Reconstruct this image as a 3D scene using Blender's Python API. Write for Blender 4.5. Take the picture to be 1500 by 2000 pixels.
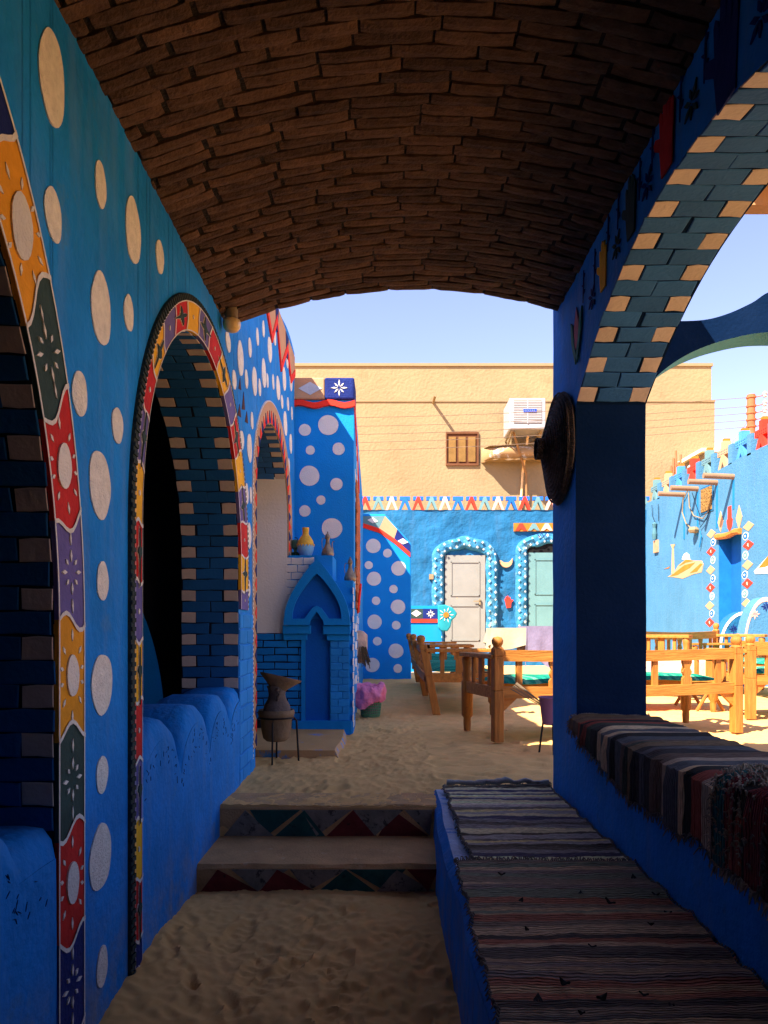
import bpy, bmesh, math, random
import numpy as np
from mathutils import Vector, Matrix, noise
random.seed(7)
sc = bpy.context.scene
for o in list(bpy.data.objects): bpy.data.objects.remove(o)
C = sc.collection
PI = math.pi
# ------------------------------------------------------------------ camera, sky, sun, exposure
F = 1450.0; VX = 755.0; VY = 1231.0; CZ = 0.72      # photo focal length / vanishing point in photo pixels, eye height
cam = bpy.data.cameras.new('camera'); camo = bpy.data.objects.new('camera', cam); C.objects.link(camo)
camo.location = (0, 0, CZ); camo.rotation_euler = (PI/2, 0, 0)
cam.sensor_fit = 'HORIZONTAL'; cam.sensor_width = 36; cam.lens = 36*F/1500
cam.shift_x = -(VX-750)/1500; cam.shift_y = (VY-1000)/1500
cam.clip_start = .02; cam.clip_end = 2000
sc.camera = camo
SUN = Vector((.46, .43, -.70)).normalized()
w = bpy.data.worlds.new('World'); sc.world = w; w.use_nodes = True
nt = w.node_tree; bg = nt.nodes['Background']
sky = nt.nodes.new('ShaderNodeTexSky'); sky.sky_type = 'NISHITA'; sky.sun_disc = False
sky.sun_elevation = math.asin(-SUN.z); sky.sun_rotation = math.atan2(-SUN.x, -SUN.y)
sky.dust_density = .15; sky.air_density = .85; sky.ozone_density = 5
tn = nt.nodes.new('ShaderNodeMix'); tn.data_type = 'RGBA'; tn.blend_type = 'MULTIPLY'; tn.inputs[0].default_value = 1
tn.inputs[7].default_value = (1.24, .88, .86, 1); nt.links.new(sky.outputs[0], tn.inputs[6]); nt.links.new(tn.outputs[2], bg.inputs[0]); bg.inputs[1].default_value = .08
sl = bpy.data.lights.new('sun', 'SUN'); sl.energy = 3.3; sl.angle = math.radians(.5); sl.color = (1, .91, .76)
so = bpy.data.objects.new('sun', sl); C.objects.link(so); so.location = (-6, -6, 12)
so.rotation_euler = SUN.to_track_quat('-Z', 'Y').to_euler()
vs = sc.view_settings; vs.view_transform = 'Standard'; vs.look = 'None'; vs.exposure = 2.5; vs.gamma = 1; vs.use_curve_mapping = False
sc.render.engine = 'CYCLES'
sc.cycles.max_bounces = 8; sc.cycles.diffuse_bounces = 5

# ------------------------------------------------------------------ materials
def lin(c): return tuple(((v/255)/12.92 if v/255 <= .04045 else ((v/255+.055)/1.055)**2.4) for v in c)
MATS = {}
def mat(name, rgb, rough=.85, var=.14, ns=5, bump=.25, bs=70, rand=0., streak=0., spec=.25, wear=None, stretch=(1, 1, 1), metal=0, bd=.01, obj=False, bev=0, dust=0):
    if name in MATS: return MATS[name]
    m = bpy.data.materials.new(name); m.use_nodes = True; t = m.node_tree; N = t.nodes.new; L = t.links.new
    b = t.nodes['Principled BSDF']; b.inputs['Roughness'].default_value = rough
    b.inputs['Specular IOR Level'].default_value = spec; b.inputs['Metallic'].default_value = metal
    if obj: g = N('ShaderNodeTexCoord'); pos = g.outputs['Object']
    else: g = N('ShaderNodeNewGeometry'); pos = g.outputs['Position']
    mp = N('ShaderNodeMapping'); mp.inputs['Scale'].default_value = stretch; L(pos, mp.inputs[0])
    c = lin(rgb)
    n1 = N('ShaderNodeTexNoise'); n1.inputs['Scale'].default_value = ns; n1.inputs['Detail'].default_value = 5; n1.inputs['Roughness'].default_value = .62; L(mp.outputs[0], n1.inputs[0])
    mx = N('ShaderNodeMix'); mx.data_type = 'RGBA'
    r = N('ShaderNodeMapRange'); r.inputs[1].default_value = .3; r.inputs[2].default_value = .7; L(n1.outputs[0], r.inputs[0]); L(r.outputs[0], mx.inputs[0])
    mx.inputs[6].default_value = tuple(max(0, v*(1-var)) for v in c)+(1,); mx.inputs[7].default_value = tuple(min(.95, v*(1+var)+var*.02) for v in c)+(1,)
    col = mx.outputs[2]
    if streak:
        m2 = N('ShaderNodeMapping'); m2.inputs['Scale'].default_value = (9, 9, 1.1); L(pos, m2.inputs[0])
        n2 = N('ShaderNodeTexNoise'); n2.inputs['Scale'].default_value = 1.6; n2.inputs['Detail'].default_value = 4; L(m2.outputs[0], n2.inputs[0])
        r2 = N('ShaderNodeMapRange'); r2.inputs[1].default_value = .5; r2.inputs[2].default_value = .78; r2.inputs[4].default_value = streak; L(n2.outputs[0], r2.inputs[0])
        x2 = N('ShaderNodeMix'); x2.data_type = 'RGBA'; L(r2.outputs[0], x2.inputs[0]); L(col, x2.inputs[6]); x2.inputs[7].default_value = tuple(v*.55+.14 for v in c)+(1,); col = x2.outputs[2]
    if wear:
        n3 = N('ShaderNodeTexNoise'); n3.inputs['Scale'].default_value = wear[1]; n3.inputs['Detail'].default_value = 7; n3.inputs['Roughness'].default_value = .7; L(pos, n3.inputs[0])
        r3 = N('ShaderNodeMapRange'); r3.inputs[1].default_value = wear[2]; r3.inputs[2].default_value = wear[2]+.06; r3.inputs[4].default_value = wear[3]; L(n3.outputs[0], r3.inputs[0])
        x3 = N('ShaderNodeMix'); x3.data_type = 'RGBA'; L(r3.outputs[0], x3.inputs[0]); L(col, x3.inputs[6]); x3.inputs[7].default_value = lin(wear[0])+(1,); col = x3.outputs[2]
    if dust:
        sx = N('ShaderNodeSeparateXYZ'); L(pos, sx.inputs[0]); rz_ = N('ShaderNodeMapRange'); rz_.inputs[1].default_value = .06; rz_.inputs[2].default_value = -.34; L(sx.outputs[2], rz_.inputs[0])
        n5 = N('ShaderNodeTexNoise'); n5.inputs['Scale'].default_value = 11; n5.inputs['Detail'].default_value = 6; n5.inputs['Roughness'].default_value = .68; L(pos, n5.inputs[0])
        r5 = N('ShaderNodeMapRange'); r5.inputs[1].default_value = .42; r5.inputs[2].default_value = .66; r5.inputs[4].default_value = dust; L(n5.outputs[0], r5.inputs[0])
        mu = N('ShaderNodeMath'); mu.operation = 'MULTIPLY'; L(rz_.outputs[0], mu.inputs[0]); L(r5.outputs[0], mu.inputs[1])
        x5 = N('ShaderNodeMix'); x5.data_type = 'RGBA'; L(mu.outputs[0], x5.inputs[0]); L(col, x5.inputs[6]); x5.inputs[7].default_value = lin((150, 138, 118))+(1,); col = x5.outputs[2]
    if rand:
        oi = N('ShaderNodeObjectInfo'); hs = N('ShaderNodeHueSaturation'); rr = N('ShaderNodeMapRange'); rr.inputs[3].default_value = 1-rand; rr.inputs[4].default_value = 1+rand
        L(oi.outputs['Random'], rr.inputs[0]); L(rr.outputs[0], hs.inputs['Value']); L(col, hs.inputs['Color']); col = hs.outputs[0]
    L(col, b.inputs['Base Color'])
    if bump:
        n4 = N('ShaderNodeTexNoise'); n4.inputs['Scale'].default_value = bs; n4.inputs['Detail'].default_value = 4; L(mp.outputs[0], n4.inputs[0])
        bp = N('ShaderNodeBump'); bp.inputs['Strength'].default_value = bump; bp.inputs['Distance'].default_value = bd; L(n4.outputs[0], bp.inputs['Height']); L(bp.outputs[0], b.inputs['Normal'])
        if bev: bv = N('ShaderNodeBevel'); bv.samples = 3; bv.inputs['Radius'].default_value = bev; L(bv.outputs[0], bp.inputs['Normal'])
    MATS[name] = m; return m

def rugmat(name, cols, per=26, seed=0., axis=1, bright=1.):
    m = bpy.data.materials.new(name); m.use_nodes = True; t = m.node_tree; N = t.nodes.new; L = t.links.new
    b = t.nodes['Principled BSDF']; b.inputs['Roughness'].default_value = .95; b.inputs['Specular IOR Level'].default_value = .05
    g = N('ShaderNodeTexCoord'); s = N('ShaderNodeSeparateXYZ'); L(g.outputs['Object'], s.inputs[0])
    n = N('ShaderNodeTexNoise'); n.inputs['Scale'].default_value = 7; n.inputs['Detail'].default_value = 3; L(g.outputs['Object'], n.inputs[0])
    a = N('ShaderNodeMath'); a.operation = 'MULTIPLY_ADD'; L(n.outputs[0], a.inputs[0]); a.inputs[1].default_value = .035; L(s.outputs[axis], a.inputs[2])
    w_ = N('ShaderNodeMath'); w_.operation = 'MULTIPLY_ADD'; L(a.outputs[0], w_.inputs[0]); w_.inputs[1].default_value = per; w_.inputs[2].default_value = seed
    v = N('ShaderNodeTexVoronoi'); v.voronoi_dimensions = '1D'; v.inputs['Scale'].default_value = 1; L(w_.outputs[0], v.inputs['W'])
    sp = N('ShaderNodeSeparateColor'); L(v.outputs['Color'], sp.inputs[0])
    cr = N('ShaderNodeValToRGB'); cr.color_ramp.interpolation = 'CONSTANT'; e = cr.color_ramp.elements
    while len(e) < len(cols): e.new(.5)
    for i, c in enumerate(cols): e[i].position = i/len(cols); e[i].color = tuple(min(.9, v*bright*t_) for v, t_ in zip(lin(c), (1.12, 1, .78) if axis == 1 else (1, 1, 1)))+(1,)
    L(sp.outputs[0], cr.inputs[0])
    mp = N('ShaderNodeMapping'); mp.inputs['Scale'].default_value = (30, 160, 30) if axis == 1 else (160, 30, 30); L(g.outputs['Object'], mp.inputs[0])
    n2 = N('ShaderNodeTexNoise'); n2.inputs['Scale'].default_value = 1.5; n2.inputs['Detail'].default_value = 4; L(mp.outputs[0], n2.inputs[0])
    mx = N('ShaderNodeMix'); mx.data_type = 'RGBA'; mx.blend_type = 'MULTIPLY'; mx.inputs[0].default_value = .75; L(cr.outputs[0], mx.inputs[6])
    r = N('ShaderNodeMapRange'); r.inputs[1].default_value = .3; r.inputs[2].default_value = .65; r.inputs[3].default_value = .5; r.inputs[4].default_value = 1.3; L(n2.outputs[0], r.inputs[0]); L(r.outputs[0], mx.inputs[7])
    L(mx.outputs[2], b.inputs['Base Color'])
    wv = N('ShaderNodeTexWave'); wv.wave_type = 'BANDS'; wv.bands_direction = 'Y' if axis == 1 else 'X'; wv.inputs['Scale'].default_value = 38; wv.inputs['Distortion'].default_value = 2.5; wv.inputs['Detail'].default_value = 2; L(g.outputs['Object'], wv.inputs[0])
    ad = N('ShaderNodeMath'); ad.operation = 'ADD'; L(wv.outputs[1], ad.inputs[0]); L(n2.outputs[0], ad.inputs[1])
    bp = N('ShaderNodeBump'); bp.inputs['Strength'].default_value = .8; bp.inputs['Distance'].default_value = .006; L(ad.outputs[0], bp.inputs['Height']); L(bp.outputs[0], b.inputs['Normal'])
    return m

blue = mat('blue_plaster', (6, 128, 212), var=.2, ns=3.2, streak=.38, bump=.55, bs=45, bev=.012, dust=.8, wear=((70, 130, 186), 6, .60, .5))
blue2 = mat('blue_plaster_smooth', (6, 134, 212), var=.07, ns=3, streak=.05, bump=.3, bs=80)
skyblue = mat('sky_blue_plaster', (66, 116, 150), var=.1, ns=2, streak=.15, bump=.4, bs=30, bd=.02)
courtblue = mat('courtyard_blue_plaster', (22, 92, 134), var=.14, ns=2.5, streak=.12, bump=.7, bs=14, bd=.03)
brickblue = mat('brick_blue_paint', (10, 124, 200), rand=.12, var=.1)
ltblue = mat('light_blue_brick_paint', (36, 138, 214), rand=.08, var=.1)
teal = mat('teal_brick_paint', (44, 96, 158), rand=.14, var=.12)
navybrick = mat('deep_blue_brick_paint', (22, 90, 150), rand=.12, var=.12)
cream = mat('cream_brick_paint', (196, 180, 170), rand=.08, var=.1)
dkjoint = mat('dark_joint_paint', (10, 22, 40), bump=.3)
navy = mat('navy_paint', (14, 34, 104), var=.2, bump=.5)
navy_shade = mat('deep_blue_shade_plaster', (4, 28, 60), var=.12, spec=.04)  # deep blue darkened to carry shade on the jamb and flying arch face
white = mat('white_paint', (226, 218, 208), var=.08, bump=.5, bs=140)
dotw = mat('chalky_white_dots', (236, 228, 216), var=.12, ns=40, bump=.7, bs=160, wear=((140, 130, 125), 60, .66, .6))
whitew = mat('white_wall_plaster', (232, 224, 212), var=.05, ns=2)
red = mat('red_paint', (196, 34, 30), var=.18, ns=12)
orange = mat('ochre_orange_paint', (226, 150, 28), var=.15, ns=12)
yellow = mat('yellow_paint', (240, 178, 34), var=.14, ns=12)
purple = mat('purple_paint', (104, 92, 150), var=.16, ns=14)
dgreen = mat('dark_green_paint', (44, 66, 62), var=.2, ns=14)
peach = mat('peach_paint', (186, 144, 108), var=.08)
pinkp = mat('pink_paint', (236, 176, 152), var=.08)
greyg = mat('grey_green_paint', (96, 132, 136), var=.1)
tealp = mat('turquoise_paint', (30, 136, 148), var=.15, bump=.5)
scarlet = mat('scarlet_paint', (232, 52, 34), var=.08)
ropem = mat('dark_border_paint', (48, 58, 56), var=.3, ns=30, bump=.8, bs=60)
mortar = mat('dark_mortar', (34, 25, 18), bump=.6, bs=90)
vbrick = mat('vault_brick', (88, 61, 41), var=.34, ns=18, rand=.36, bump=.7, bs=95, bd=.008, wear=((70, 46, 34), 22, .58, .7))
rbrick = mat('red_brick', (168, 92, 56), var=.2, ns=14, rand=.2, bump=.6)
sand = mat('sand', (230, 178, 110), var=.09, ns=6, bump=.6, bs=420, bd=.004, rough=.95, spec=.05, wear=((214, 166, 106), 3, .58, .5))
conc = mat('sandy_concrete', (196, 148, 94), var=.2, ns=9, bump=.5, bs=120, wear=((206, 170, 128), 14, .6, .6))
pale = mat('worn_pale_plaster', (170, 186, 214), var=.2, ns=14, bump=.6, wear=((40, 120, 205), 10, .56, .8))
beige = mat('beige_render', (140, 121, 90), var=.08, ns=.9, bump=.5, bs=14, bd=.03, wear=((126, 106, 76), .7, .56, .4))
beige2 = mat('beige_render_trim', (140, 120, 90), var=.05, bump=.4)
wood = mat('honey_wood', (176, 112, 44), var=.3, ns=2.2, bump=.4, bs=6, stretch=(2, 16, 16), rough=.6, obj=True, wear=((96, 60, 30), 7, .62, .5))
woodz = mat('honey_wood_upright', (166, 104, 40), var=.32, ns=2.2, bump=.4, bs=6, stretch=(16, 16, 2), rough=.6, obj=True, wear=((96, 60, 30), 7, .62, .5))
greenc = rugmat('green_striped_cloth', [(36, 150, 122), (60, 168, 134), (28, 130, 112), (86, 176, 140), (40, 150, 126)], 38)
iron = mat('black_iron', (24, 22, 22), rough=.5, bump=.3)
clay = mat('clay', (132, 108, 82), var=.22, ns=12, bump=.4, bs=60)
clayd = mat('smoked_clay', (104, 90, 82), var=.25, ns=14, bump=.4, bs=60)
brass = mat('dull_brass', (146, 128, 104), var=.3, ns=25, rough=.45, metal=.55, bump=.3)
straw = mat('dark_woven_straw', (84, 70, 60), var=.4, ns=60, bump=1, bs=150, bd=.02)
doorw = mat('pale_grey_door', (132, 130, 124), var=.07, ns=3, wear=((222, 160, 92), 4, .66, .6))
doort = mat('pale_teal_door', (96, 132, 134), var=.08, ns=3)
blackm = mat('black_void', (6, 6, 8), bump=0)
plasticw = mat('white_plastic', (156, 154, 156), rough=.4, var=.03, bump=0, spec=.4)
pole_m = mat('rusty_pole', (158, 96, 62), var=.2)
wirem = mat('wire', (120, 98, 80), bump=0)
bagpink = mat('pink_plastic_bag', (236, 128, 164), rough=.35, var=.1, ns=20, bump=.6, bs=24, bd=.03, spec=.4)
basketg = mat('green_plastic_basket', (88, 134, 96), rough=.45, var=.1, bump=0, spec=.4)
lilac = mat('lilac_cloth', (114, 106, 132), var=.12, ns=9, bump=.5, bs=30)
creamc = mat('cream_cloth', (168, 154, 128), var=.08, bump=.4, bs=30)
mauve = mat('mauve_plastic', (150, 100, 130), rough=.5, var=.1, bump=0)
leafm = mat('dry_leaf', (40, 34, 28), var=.3, rand=.3)

# ------------------------------------------------------------------ object helpers
WO = {}
def setp(o, label=None, cat=None, group=None, kind=None):
    if label: o['label'] = label
    if cat: o['category'] = cat
    if group: o['group'] = group
    if kind: o['kind'] = kind
    return o
def thing(name, label, cat, loc=(0, 0, 0), rz=0, group=None, kind=None):
    o = bpy.data.objects.new(name, None); C.objects.link(o); o.location = loc; o.rotation_euler = (0, 0, rz); o.empty_display_size = .1
    WO[o.name] = Vector(loc); return setp(o, label, cat, group, kind)
class MB:
    def __init__(s): s.v = []; s.f = []; s.mi = []
    def poly(s, pts, mi=0):
        i = len(s.v); s.v += [tuple(p) for p in pts]; s.f.append(tuple(range(i, i+len(pts)))); s.mi.append(mi)
    def box(s, x0, x1, y0, y1, z0, z1, mi=0, M=None):
        i = len(s.v); p = [(x, y, z) for z in (z0, z1) for y in (y0, y1) for x in (x0, x1)]
        if M is not None: p = [tuple(M @ Vector(q)) for q in p]
        s.v += p
        for q in ((0, 2, 3, 1), (4, 5, 7, 6), (0, 1, 5, 4), (2, 6, 7, 3), (0, 4, 6, 2), (1, 3, 7, 5)): s.f.append(tuple(i+k for k in q)); s.mi.append(mi)
        return s
    def prism(s, pl, fn, w0, w1, mi=0):
        n = len(pl); i = len(s.v); s.v += [tuple(fn(u, v, w0)) for u, v in pl]+[tuple(fn(u, v, w1)) for u, v in pl]
        s.f.append(tuple(range(i+n, i+2*n))); s.mi.append(mi); s.f.append(tuple(range(i+n-1, i-1, -1))); s.mi.append(mi)
        for k in range(n): s.f.append((i+k, i+(k+1) % n, i+n+(k+1) % n, i+n+k)); s.mi.append(mi)
        return s
    def lathe(s, prof, c=(0, 0, 0), seg=24, mi=0, M=None, jit=0):
        i = len(s.v); n = len(prof)
        for r, z in prof:
            for k in range(seg):
                a = 2*PI*k/seg; rr = r*(1+jit*(noise.noise((math.cos(a)*1.7, math.sin(a)*1.7, z*9)))); p = Vector((rr*math.cos(a), rr*math.sin(a), z))
                if M is not None: p = M @ p
                s.v.append(tuple(p+Vector(c)))
        for j in range(n-1):
            for k in range(seg): s.f.append((i+j*seg+k, i+j*seg+(k+1) % seg, i+(j+1)*seg+(k+1) % seg, i+(j+1)*seg+k)); s.mi.append(mi)
        for j in (0, n-1):
            if prof[j][0] > 1e-4: s.f.append(tuple(i+j*seg+k for k in range(seg))); s.mi.append(mi)
        return s
    def tube(s, pts, r, seg=8, mi=0):
        pts = [Vector(p) for p in pts]; n = len(pts); i = len(s.v); rs = r if isinstance(r, (list, tuple)) else [r]*n; up = Vector((.13, .31, .94))
        for j, p in enumerate(pts):
            t = (pts[min(j+1, n-1)]-pts[max(j-1, 0)]).normalized(); a = t.cross(up)
            if a.length < .05: a = t.cross(Vector((1, 0, 0)))
            a.normalize(); b = t.cross(a)
            for k in range(seg): q = 2*PI*k/seg; s.v.append(tuple(p+(a*math.cos(q)+b*math.sin(q))*rs[j]))
        for j in range(n-1):
            for k in range(seg): s.f.append((i+j*seg+k, i+j*seg+(k+1) % seg, i+(j+1)*seg+(k+1) % seg, i+(j+1)*seg+k)); s.mi.append(mi)
        s.f.append(tuple(i+k for k in range(seg))); s.mi.append(mi); s.f.append(tuple(i+(n-1)*seg+k for k in range(seg))); s.mi.append(mi)
        return s
    def grid(s, fn, nu, nv, mi=0, close=False):
        i = len(s.v)
        for a in range(nu+1):
            for b in range(nv+1): s.v.append(tuple(fn(a/nu, b/nv)))
        for a in range(nu):
            for b in range(nv): s.f.append((i+a*(nv+1)+b, i+(a+1)*(nv+1)+b, i+(a+1)*(nv+1)+b+1, i+a*(nv+1)+b+1)); s.mi.append(mi)
        return s
    def mesh(s, name, mats, smooth=False, off=None, weld=False):
        me = bpy.data.meshes.new(name); v = s.v if off is None else [(a-off[0], b-off[1], c-off[2]) for a, b, c in s.v]
        me.from_pydata(v, [], s.f)
        for m in (mats if isinstance(mats, (list, tuple)) else [mats]): me.materials.append(m)
        me.polygons.foreach_set('material_index', s.mi)
        bm = bmesh.new(); bm.from_mesh(me)
        if smooth or weld: bmesh.ops.remove_doubles(bm, verts=bm.verts, dist=2e-5)
        bmesh.ops.recalc_face_normals(bm, faces=bm.faces)
        if smooth:
            for e in bm.edges:
                if len(e.link_faces) == 2 and e.calc_face_angle(0) > .9: e.smooth = False
        bm.to_mesh(me); bm.free()
        if smooth: me.polygons.foreach_set('use_smooth', [True]*len(me.polygons))
        me.update(); return me
    def build(s, name, mats, parent=None, smooth=False, local=False, **kw):
        off = None
        if parent is not None and not local: off = WO.get(parent.name, Vector((0, 0, 0)))
        o = bpy.data.objects.new(name, s.mesh(name, mats, smooth, off)); C.objects.link(o)
        if parent is not None: o.parent = parent; WO[o.name] = WO.get(parent.name, Vector((0, 0, 0)))
        else: WO[o.name] = Vector((0, 0, 0))
        return setp(o, **kw)
def put(name, me, parent, M):
    o = bpy.data.objects.new(name, me); C.objects.link(o); o.parent = parent
    o.matrix_local = Matrix.Translation(-WO.get(parent.name, Vector((0, 0, 0)))) @ M; return o
def bevel(o, w=.006, seg=2):
    m = o.modifiers.new('bevel', 'BEVEL'); m.width = w; m.segments = seg; m.limit_method = 'ANGLE'; return o
def P(px, py, d): return ((px-VX)*d/F, CZ+(VY-py)*d/F)
def WP(px, py, X):            # photo pixel on a wall plane x = X -> (depth, height)
    d = F*X/(px-VX); return d, CZ+(VY-py)*d/F
def onX(X, s=1): return lambda u, v, w_: (X+s*w_, u, v)          # wall running in depth, facing +x (s=1) or -x (s=-1)
def onY(Y): return lambda u, v, w_: (u, Y-w_, v)                 # wall facing the camera side
def disc(u, v, ru, rv, n=18, j=.04, sd=0):
    rd = random.Random(int(u*9173+v*3571)+sd); q = [rd.uniform(0, 6.28) for _ in range(4)]; ph = [1+j*(.6*math.sin(4*PI*k/n+q[0])+.5*math.sin(6*PI*k/n+q[1])+.3*math.sin(10*PI*k/n+q[2]))+rd.uniform(-j, j)*.12 for k in range(n)]
    return [(u+ru*ph[k]*math.cos(2*PI*k/n), v+rv*ph[k]*math.sin(2*PI*k/n)) for k in range(n)]
def ray(u, v, a, r0, r1, wd):
    c, s = math.cos(a), math.sin(a); m = (r0+r1)/2
    return [(u+c*r0, v+s*r0), (u+c*m-s*wd, v+s*m+c*wd), (u+c*r1, v+s*r1), (u+c*m+s*wd, v+s*m-c*wd)]
def star(mb, fn, u, v, r, n=8, w0=0, w1=.004, wd=None, mi=0, a0=0, r0=.15):
    for k in range(n): mb.prism(ray(u, v, a0+2*PI*k/n, r*r0, r*(1 if k % 2 == 0 else .8), wd or r*.12), fn, w0, w1, mi)
def tile_mesh(name, m, sd, nx=2, ny=1, j=.03, bev=.06, jz=.1):
    rd = random.Random(sd); mb = MB()
    ring = [(-.5, -.5), (0, -.5), (.5, -.5), (.5, .5), (0, .5), (-.5, .5)]
    a = [(x+rd.uniform(-j, j)*.5, y+rd.uniform(-j, j)*2) for x, y in ring]
    b = [(x*(1-bev*.6), y*(1-bev*2.4)) for x, y in a]; n = 6
    mb.v = [(x, y, -.3) for x, y in a]+[(x, y, .55) for x, y in a]+[(x, y, 1+rd.uniform(-jz, jz)) for x, y in b]
    for l in (0, n):
        for k in range(n): mb.f.append((l+k, l+(k+1) % n, l+n+(k+1) % n, l+n+k)); mb.mi.append(0)
    mb.f += [(2*n, 2*n+1, 2*n+4, 2*n+5), (2*n+1, 2*n+2, 2*n+3, 2*n+4)]; mb.mi += [0, 0]
    return mb.mesh(name, m)
TILES = {}
def tiles(m):
    if m.name not in TILES: TILES[m.name] = [tile_mesh('brick', m, k) for k in range(8)]
    return random.choice(TILES[m.name])
def brick_at(parent, m, c, ax, ay, az, sx, sy, sz, name='brick', ms=None):
    M = Matrix((( ax[0]*sx, ay[0]*sy, az[0]*sz, c[0]), (ax[1]*sx, ay[1]*sy, az[1]*sz, c[1]), (ax[2]*sx, ay[2]*sy, az[2]*sz, c[2]), (0, 0, 0, 1)))
    return put(name, ms or tiles(m), parent, M)
# wall made of vertical strips with arched openings.  openings: (u0, u1, f(u) -> underside height)
def strip_wall(us, bot, top, openings, t0, t1, fn, base, rows=1):
    mb = MB(); cuts = set(us)
    for u0, u1, f in openings:
        for k in range(41): cuts.add((u0+u1)/2-(u1-u0)/2*math.cos(PI*k/40))
    us = sorted(cuts); prev = None
    def reg(m):
        for o in openings:
            if o[0] < m < o[1]: return o
    for a, b in zip(us[:-1], us[1:]):
        if b-a < 1e-7: continue
        o = reg((a+b)/2); ba, bb = (o[2](a), o[2](b)) if o else (base, base); ta, tb = top(a+1e-6), top(b-1e-6)
        nv_ = rows
        for t in (t0, t1):
            for k in range(nv_): mb.poly([fn(a, ba+(ta-ba)*k/nv_, t), fn(b, bb+(tb-bb)*k/nv_, t), fn(b, bb+(tb-bb)*(k+1)/nv_, t), fn(a, ba+(ta-ba)*(k+1)/nv_, t)], 0)
        mb.poly([fn(a, ba, t0), fn(b, bb, t0), fn(b, bb, t1), fn(a, ba, t1)], 1 if o else 0)
        mb.poly([fn(a, ta, t0), fn(b, tb, t0), fn(b, tb, t1), fn(a, ta, t1)], 0)
        if prev is None: mb.poly([fn(a, ba, t0), fn(a, ta, t0), fn(a, ta, t1), fn(a, ba, t1)], 0)
        else:
            if abs(prev[0]-ba) > 1e-5:
                for k in range(rows): v0, v1 = prev[0]+(ba-prev[0])*k/rows, prev[0]+(ba-prev[0])*(k+1)/rows; mb.poly([fn(a, v0, t0), fn(a, v1, t0), fn(a, v1, t1), fn(a, v0, t1)], 1)
            if abs(prev[1]-ta) > 1e-5: mb.poly([fn(a, prev[1], t0), fn(a, ta, t0), fn(a, ta, t1), fn(a, prev[1], t1)], 0)
        prev = (bb, tb); last = b
    for k in range(rows): v0, v1 = prev[0]+(prev[1]-prev[0])*k/rows, prev[0]+(prev[1]-prev[0])*(k+1)/rows; mb.poly([fn(last, v0, t0), fn(last, v1, t0), fn(last, v1, t1), fn(last, v0, t1)], 0)
    return mb
def ell(c, hw, s, r): return lambda u: s+r*math.sqrt(max(0, 1-((u-c)/hw)**2))
def seg(c, hw, s, rise):
    R = (hw*hw+rise*rise)/(2*rise); return lambda u: s+rise-R+math.sqrt(max(0, R*R-(u-c)**2))
def archpath(c, hw, s, r, b0, b1, n=48, k=14):
    p = [(c-hw, b0+(s-b0)*i/k) for i in range(k)]
    p += [(c-hw*math.cos(PI*i/n), s+r*math.sin(PI*i/n)) for i in range(n+1)]
    p += [(c+hw, s+(b1-s)*i/k) for i in range(1, k+1)]; return p
def plen(p):
    L = [0]
    for a, b in zip(p[:-1], p[1:]): L.append(L[-1]+math.hypot(b[0]-a[0], b[1]-a[1]))
    return L
def pat(p, L, s):
    s = min(max(s, 0), L[-1]); k = max(0, min(len(L)-2, int(np.searchsorted(L, s))-1)); q = (s-L[k])/max(1e-9, L[k+1]-L[k])
    return (p[k][0]+(p[k+1][0]-p[k][0])*q, p[k][1]+(p[k+1][1]-p[k][1])*q)
# ------------------------------------------------------------------ the ground
XL, XR, WT = -.70, .745, .27
def nz(x, y, s, o=0): return noise.noise((x*s+o, y*s-o*.7, o*1.3))
def low_z(x, y): return -.235-.10*max(0, min(1, (2.6-y)/1.5))+.06*max(0, min(1, (-.45-x)/.25))*max(0, min(1, (2.7-y)/.4))
gx = np.unique(np.round(np.concatenate([[-400, -150, -60, -25, -12, -8, -6, -5, -4, -3.3, -2.6, -2, -1.6, -1.3, -1.0, -.9, -.845, -.83], np.arange(-.75, .26, .009), np.arange(.28, 2.8, .03), [.86, .875], np.arange(2.9, 6, .12), [6.5, 8, 10, 14, 25, 60, 150, 400]]), 4))
gy = np.unique(np.round(np.concatenate([[-300, -60, -20, -8, -4, -2.5, -2, -1.7], np.arange(-1.6, .9, .06), np.arange(1.15, 3.09, .0085), np.arange(.9, 1.15, .03), [3.095, 3.105], np.arange(3.12, 6.6, .022), np.arange(6.65, 12, .07), np.arange(12.2, 18, .4), [20, 25, 40, 90, 250, 600]]), 4))
Z = np.zeros((len(gx), len(gy)))
for i, x in enumerate(gx):
    for j, y in enumerate(gy):
        inp = -.84 < x < .87 and y < 3.1
        z = low_z(x, y) if inp else 0.
        if -1 < x < 7 and -.3 < y < 14:
            z += .014*nz(x, y, 3.1)+.006*nz(x, y, 9, 3)+.005*nz(x, y, 24, 7)
            if y < 6.8 and x < 2.9: z += .005*nz(x, y, 48, 11)+.003*nz(x, y, 100, 5)
            if not inp: z -= .012
        Z[i, j] = z
rs = np.random.RandomState(3)
GX, GY = np.meshgrid(gx, gy, indexing='ij')
def dent(cx, cy, a, l, wd, dp):
    m = (abs(GX-cx) < l*2) & (abs(GY-cy) < l*2)
    if not m.any(): return
    dx = GX[m]-cx; dy = GY[m]-cy; u = (dx*math.cos(a)+dy*math.sin(a))/l; v = (-dx*math.sin(a)+dy*math.cos(a))/wd; r = np.sqrt(u*u+v*v)
    Z[m] += dp*(-np.exp(-(r**4)*1.3)+.55*np.exp(-((r-1.25)/.28)**2))
for k in range(260): dent(rs.uniform(-.68, .2), rs.uniform(1.0, 2.65), rs.uniform(.8, 2.3), rs.uniform(.02, .07), rs.uniform(.012, .03), rs.uniform(.002, .007))
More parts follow.
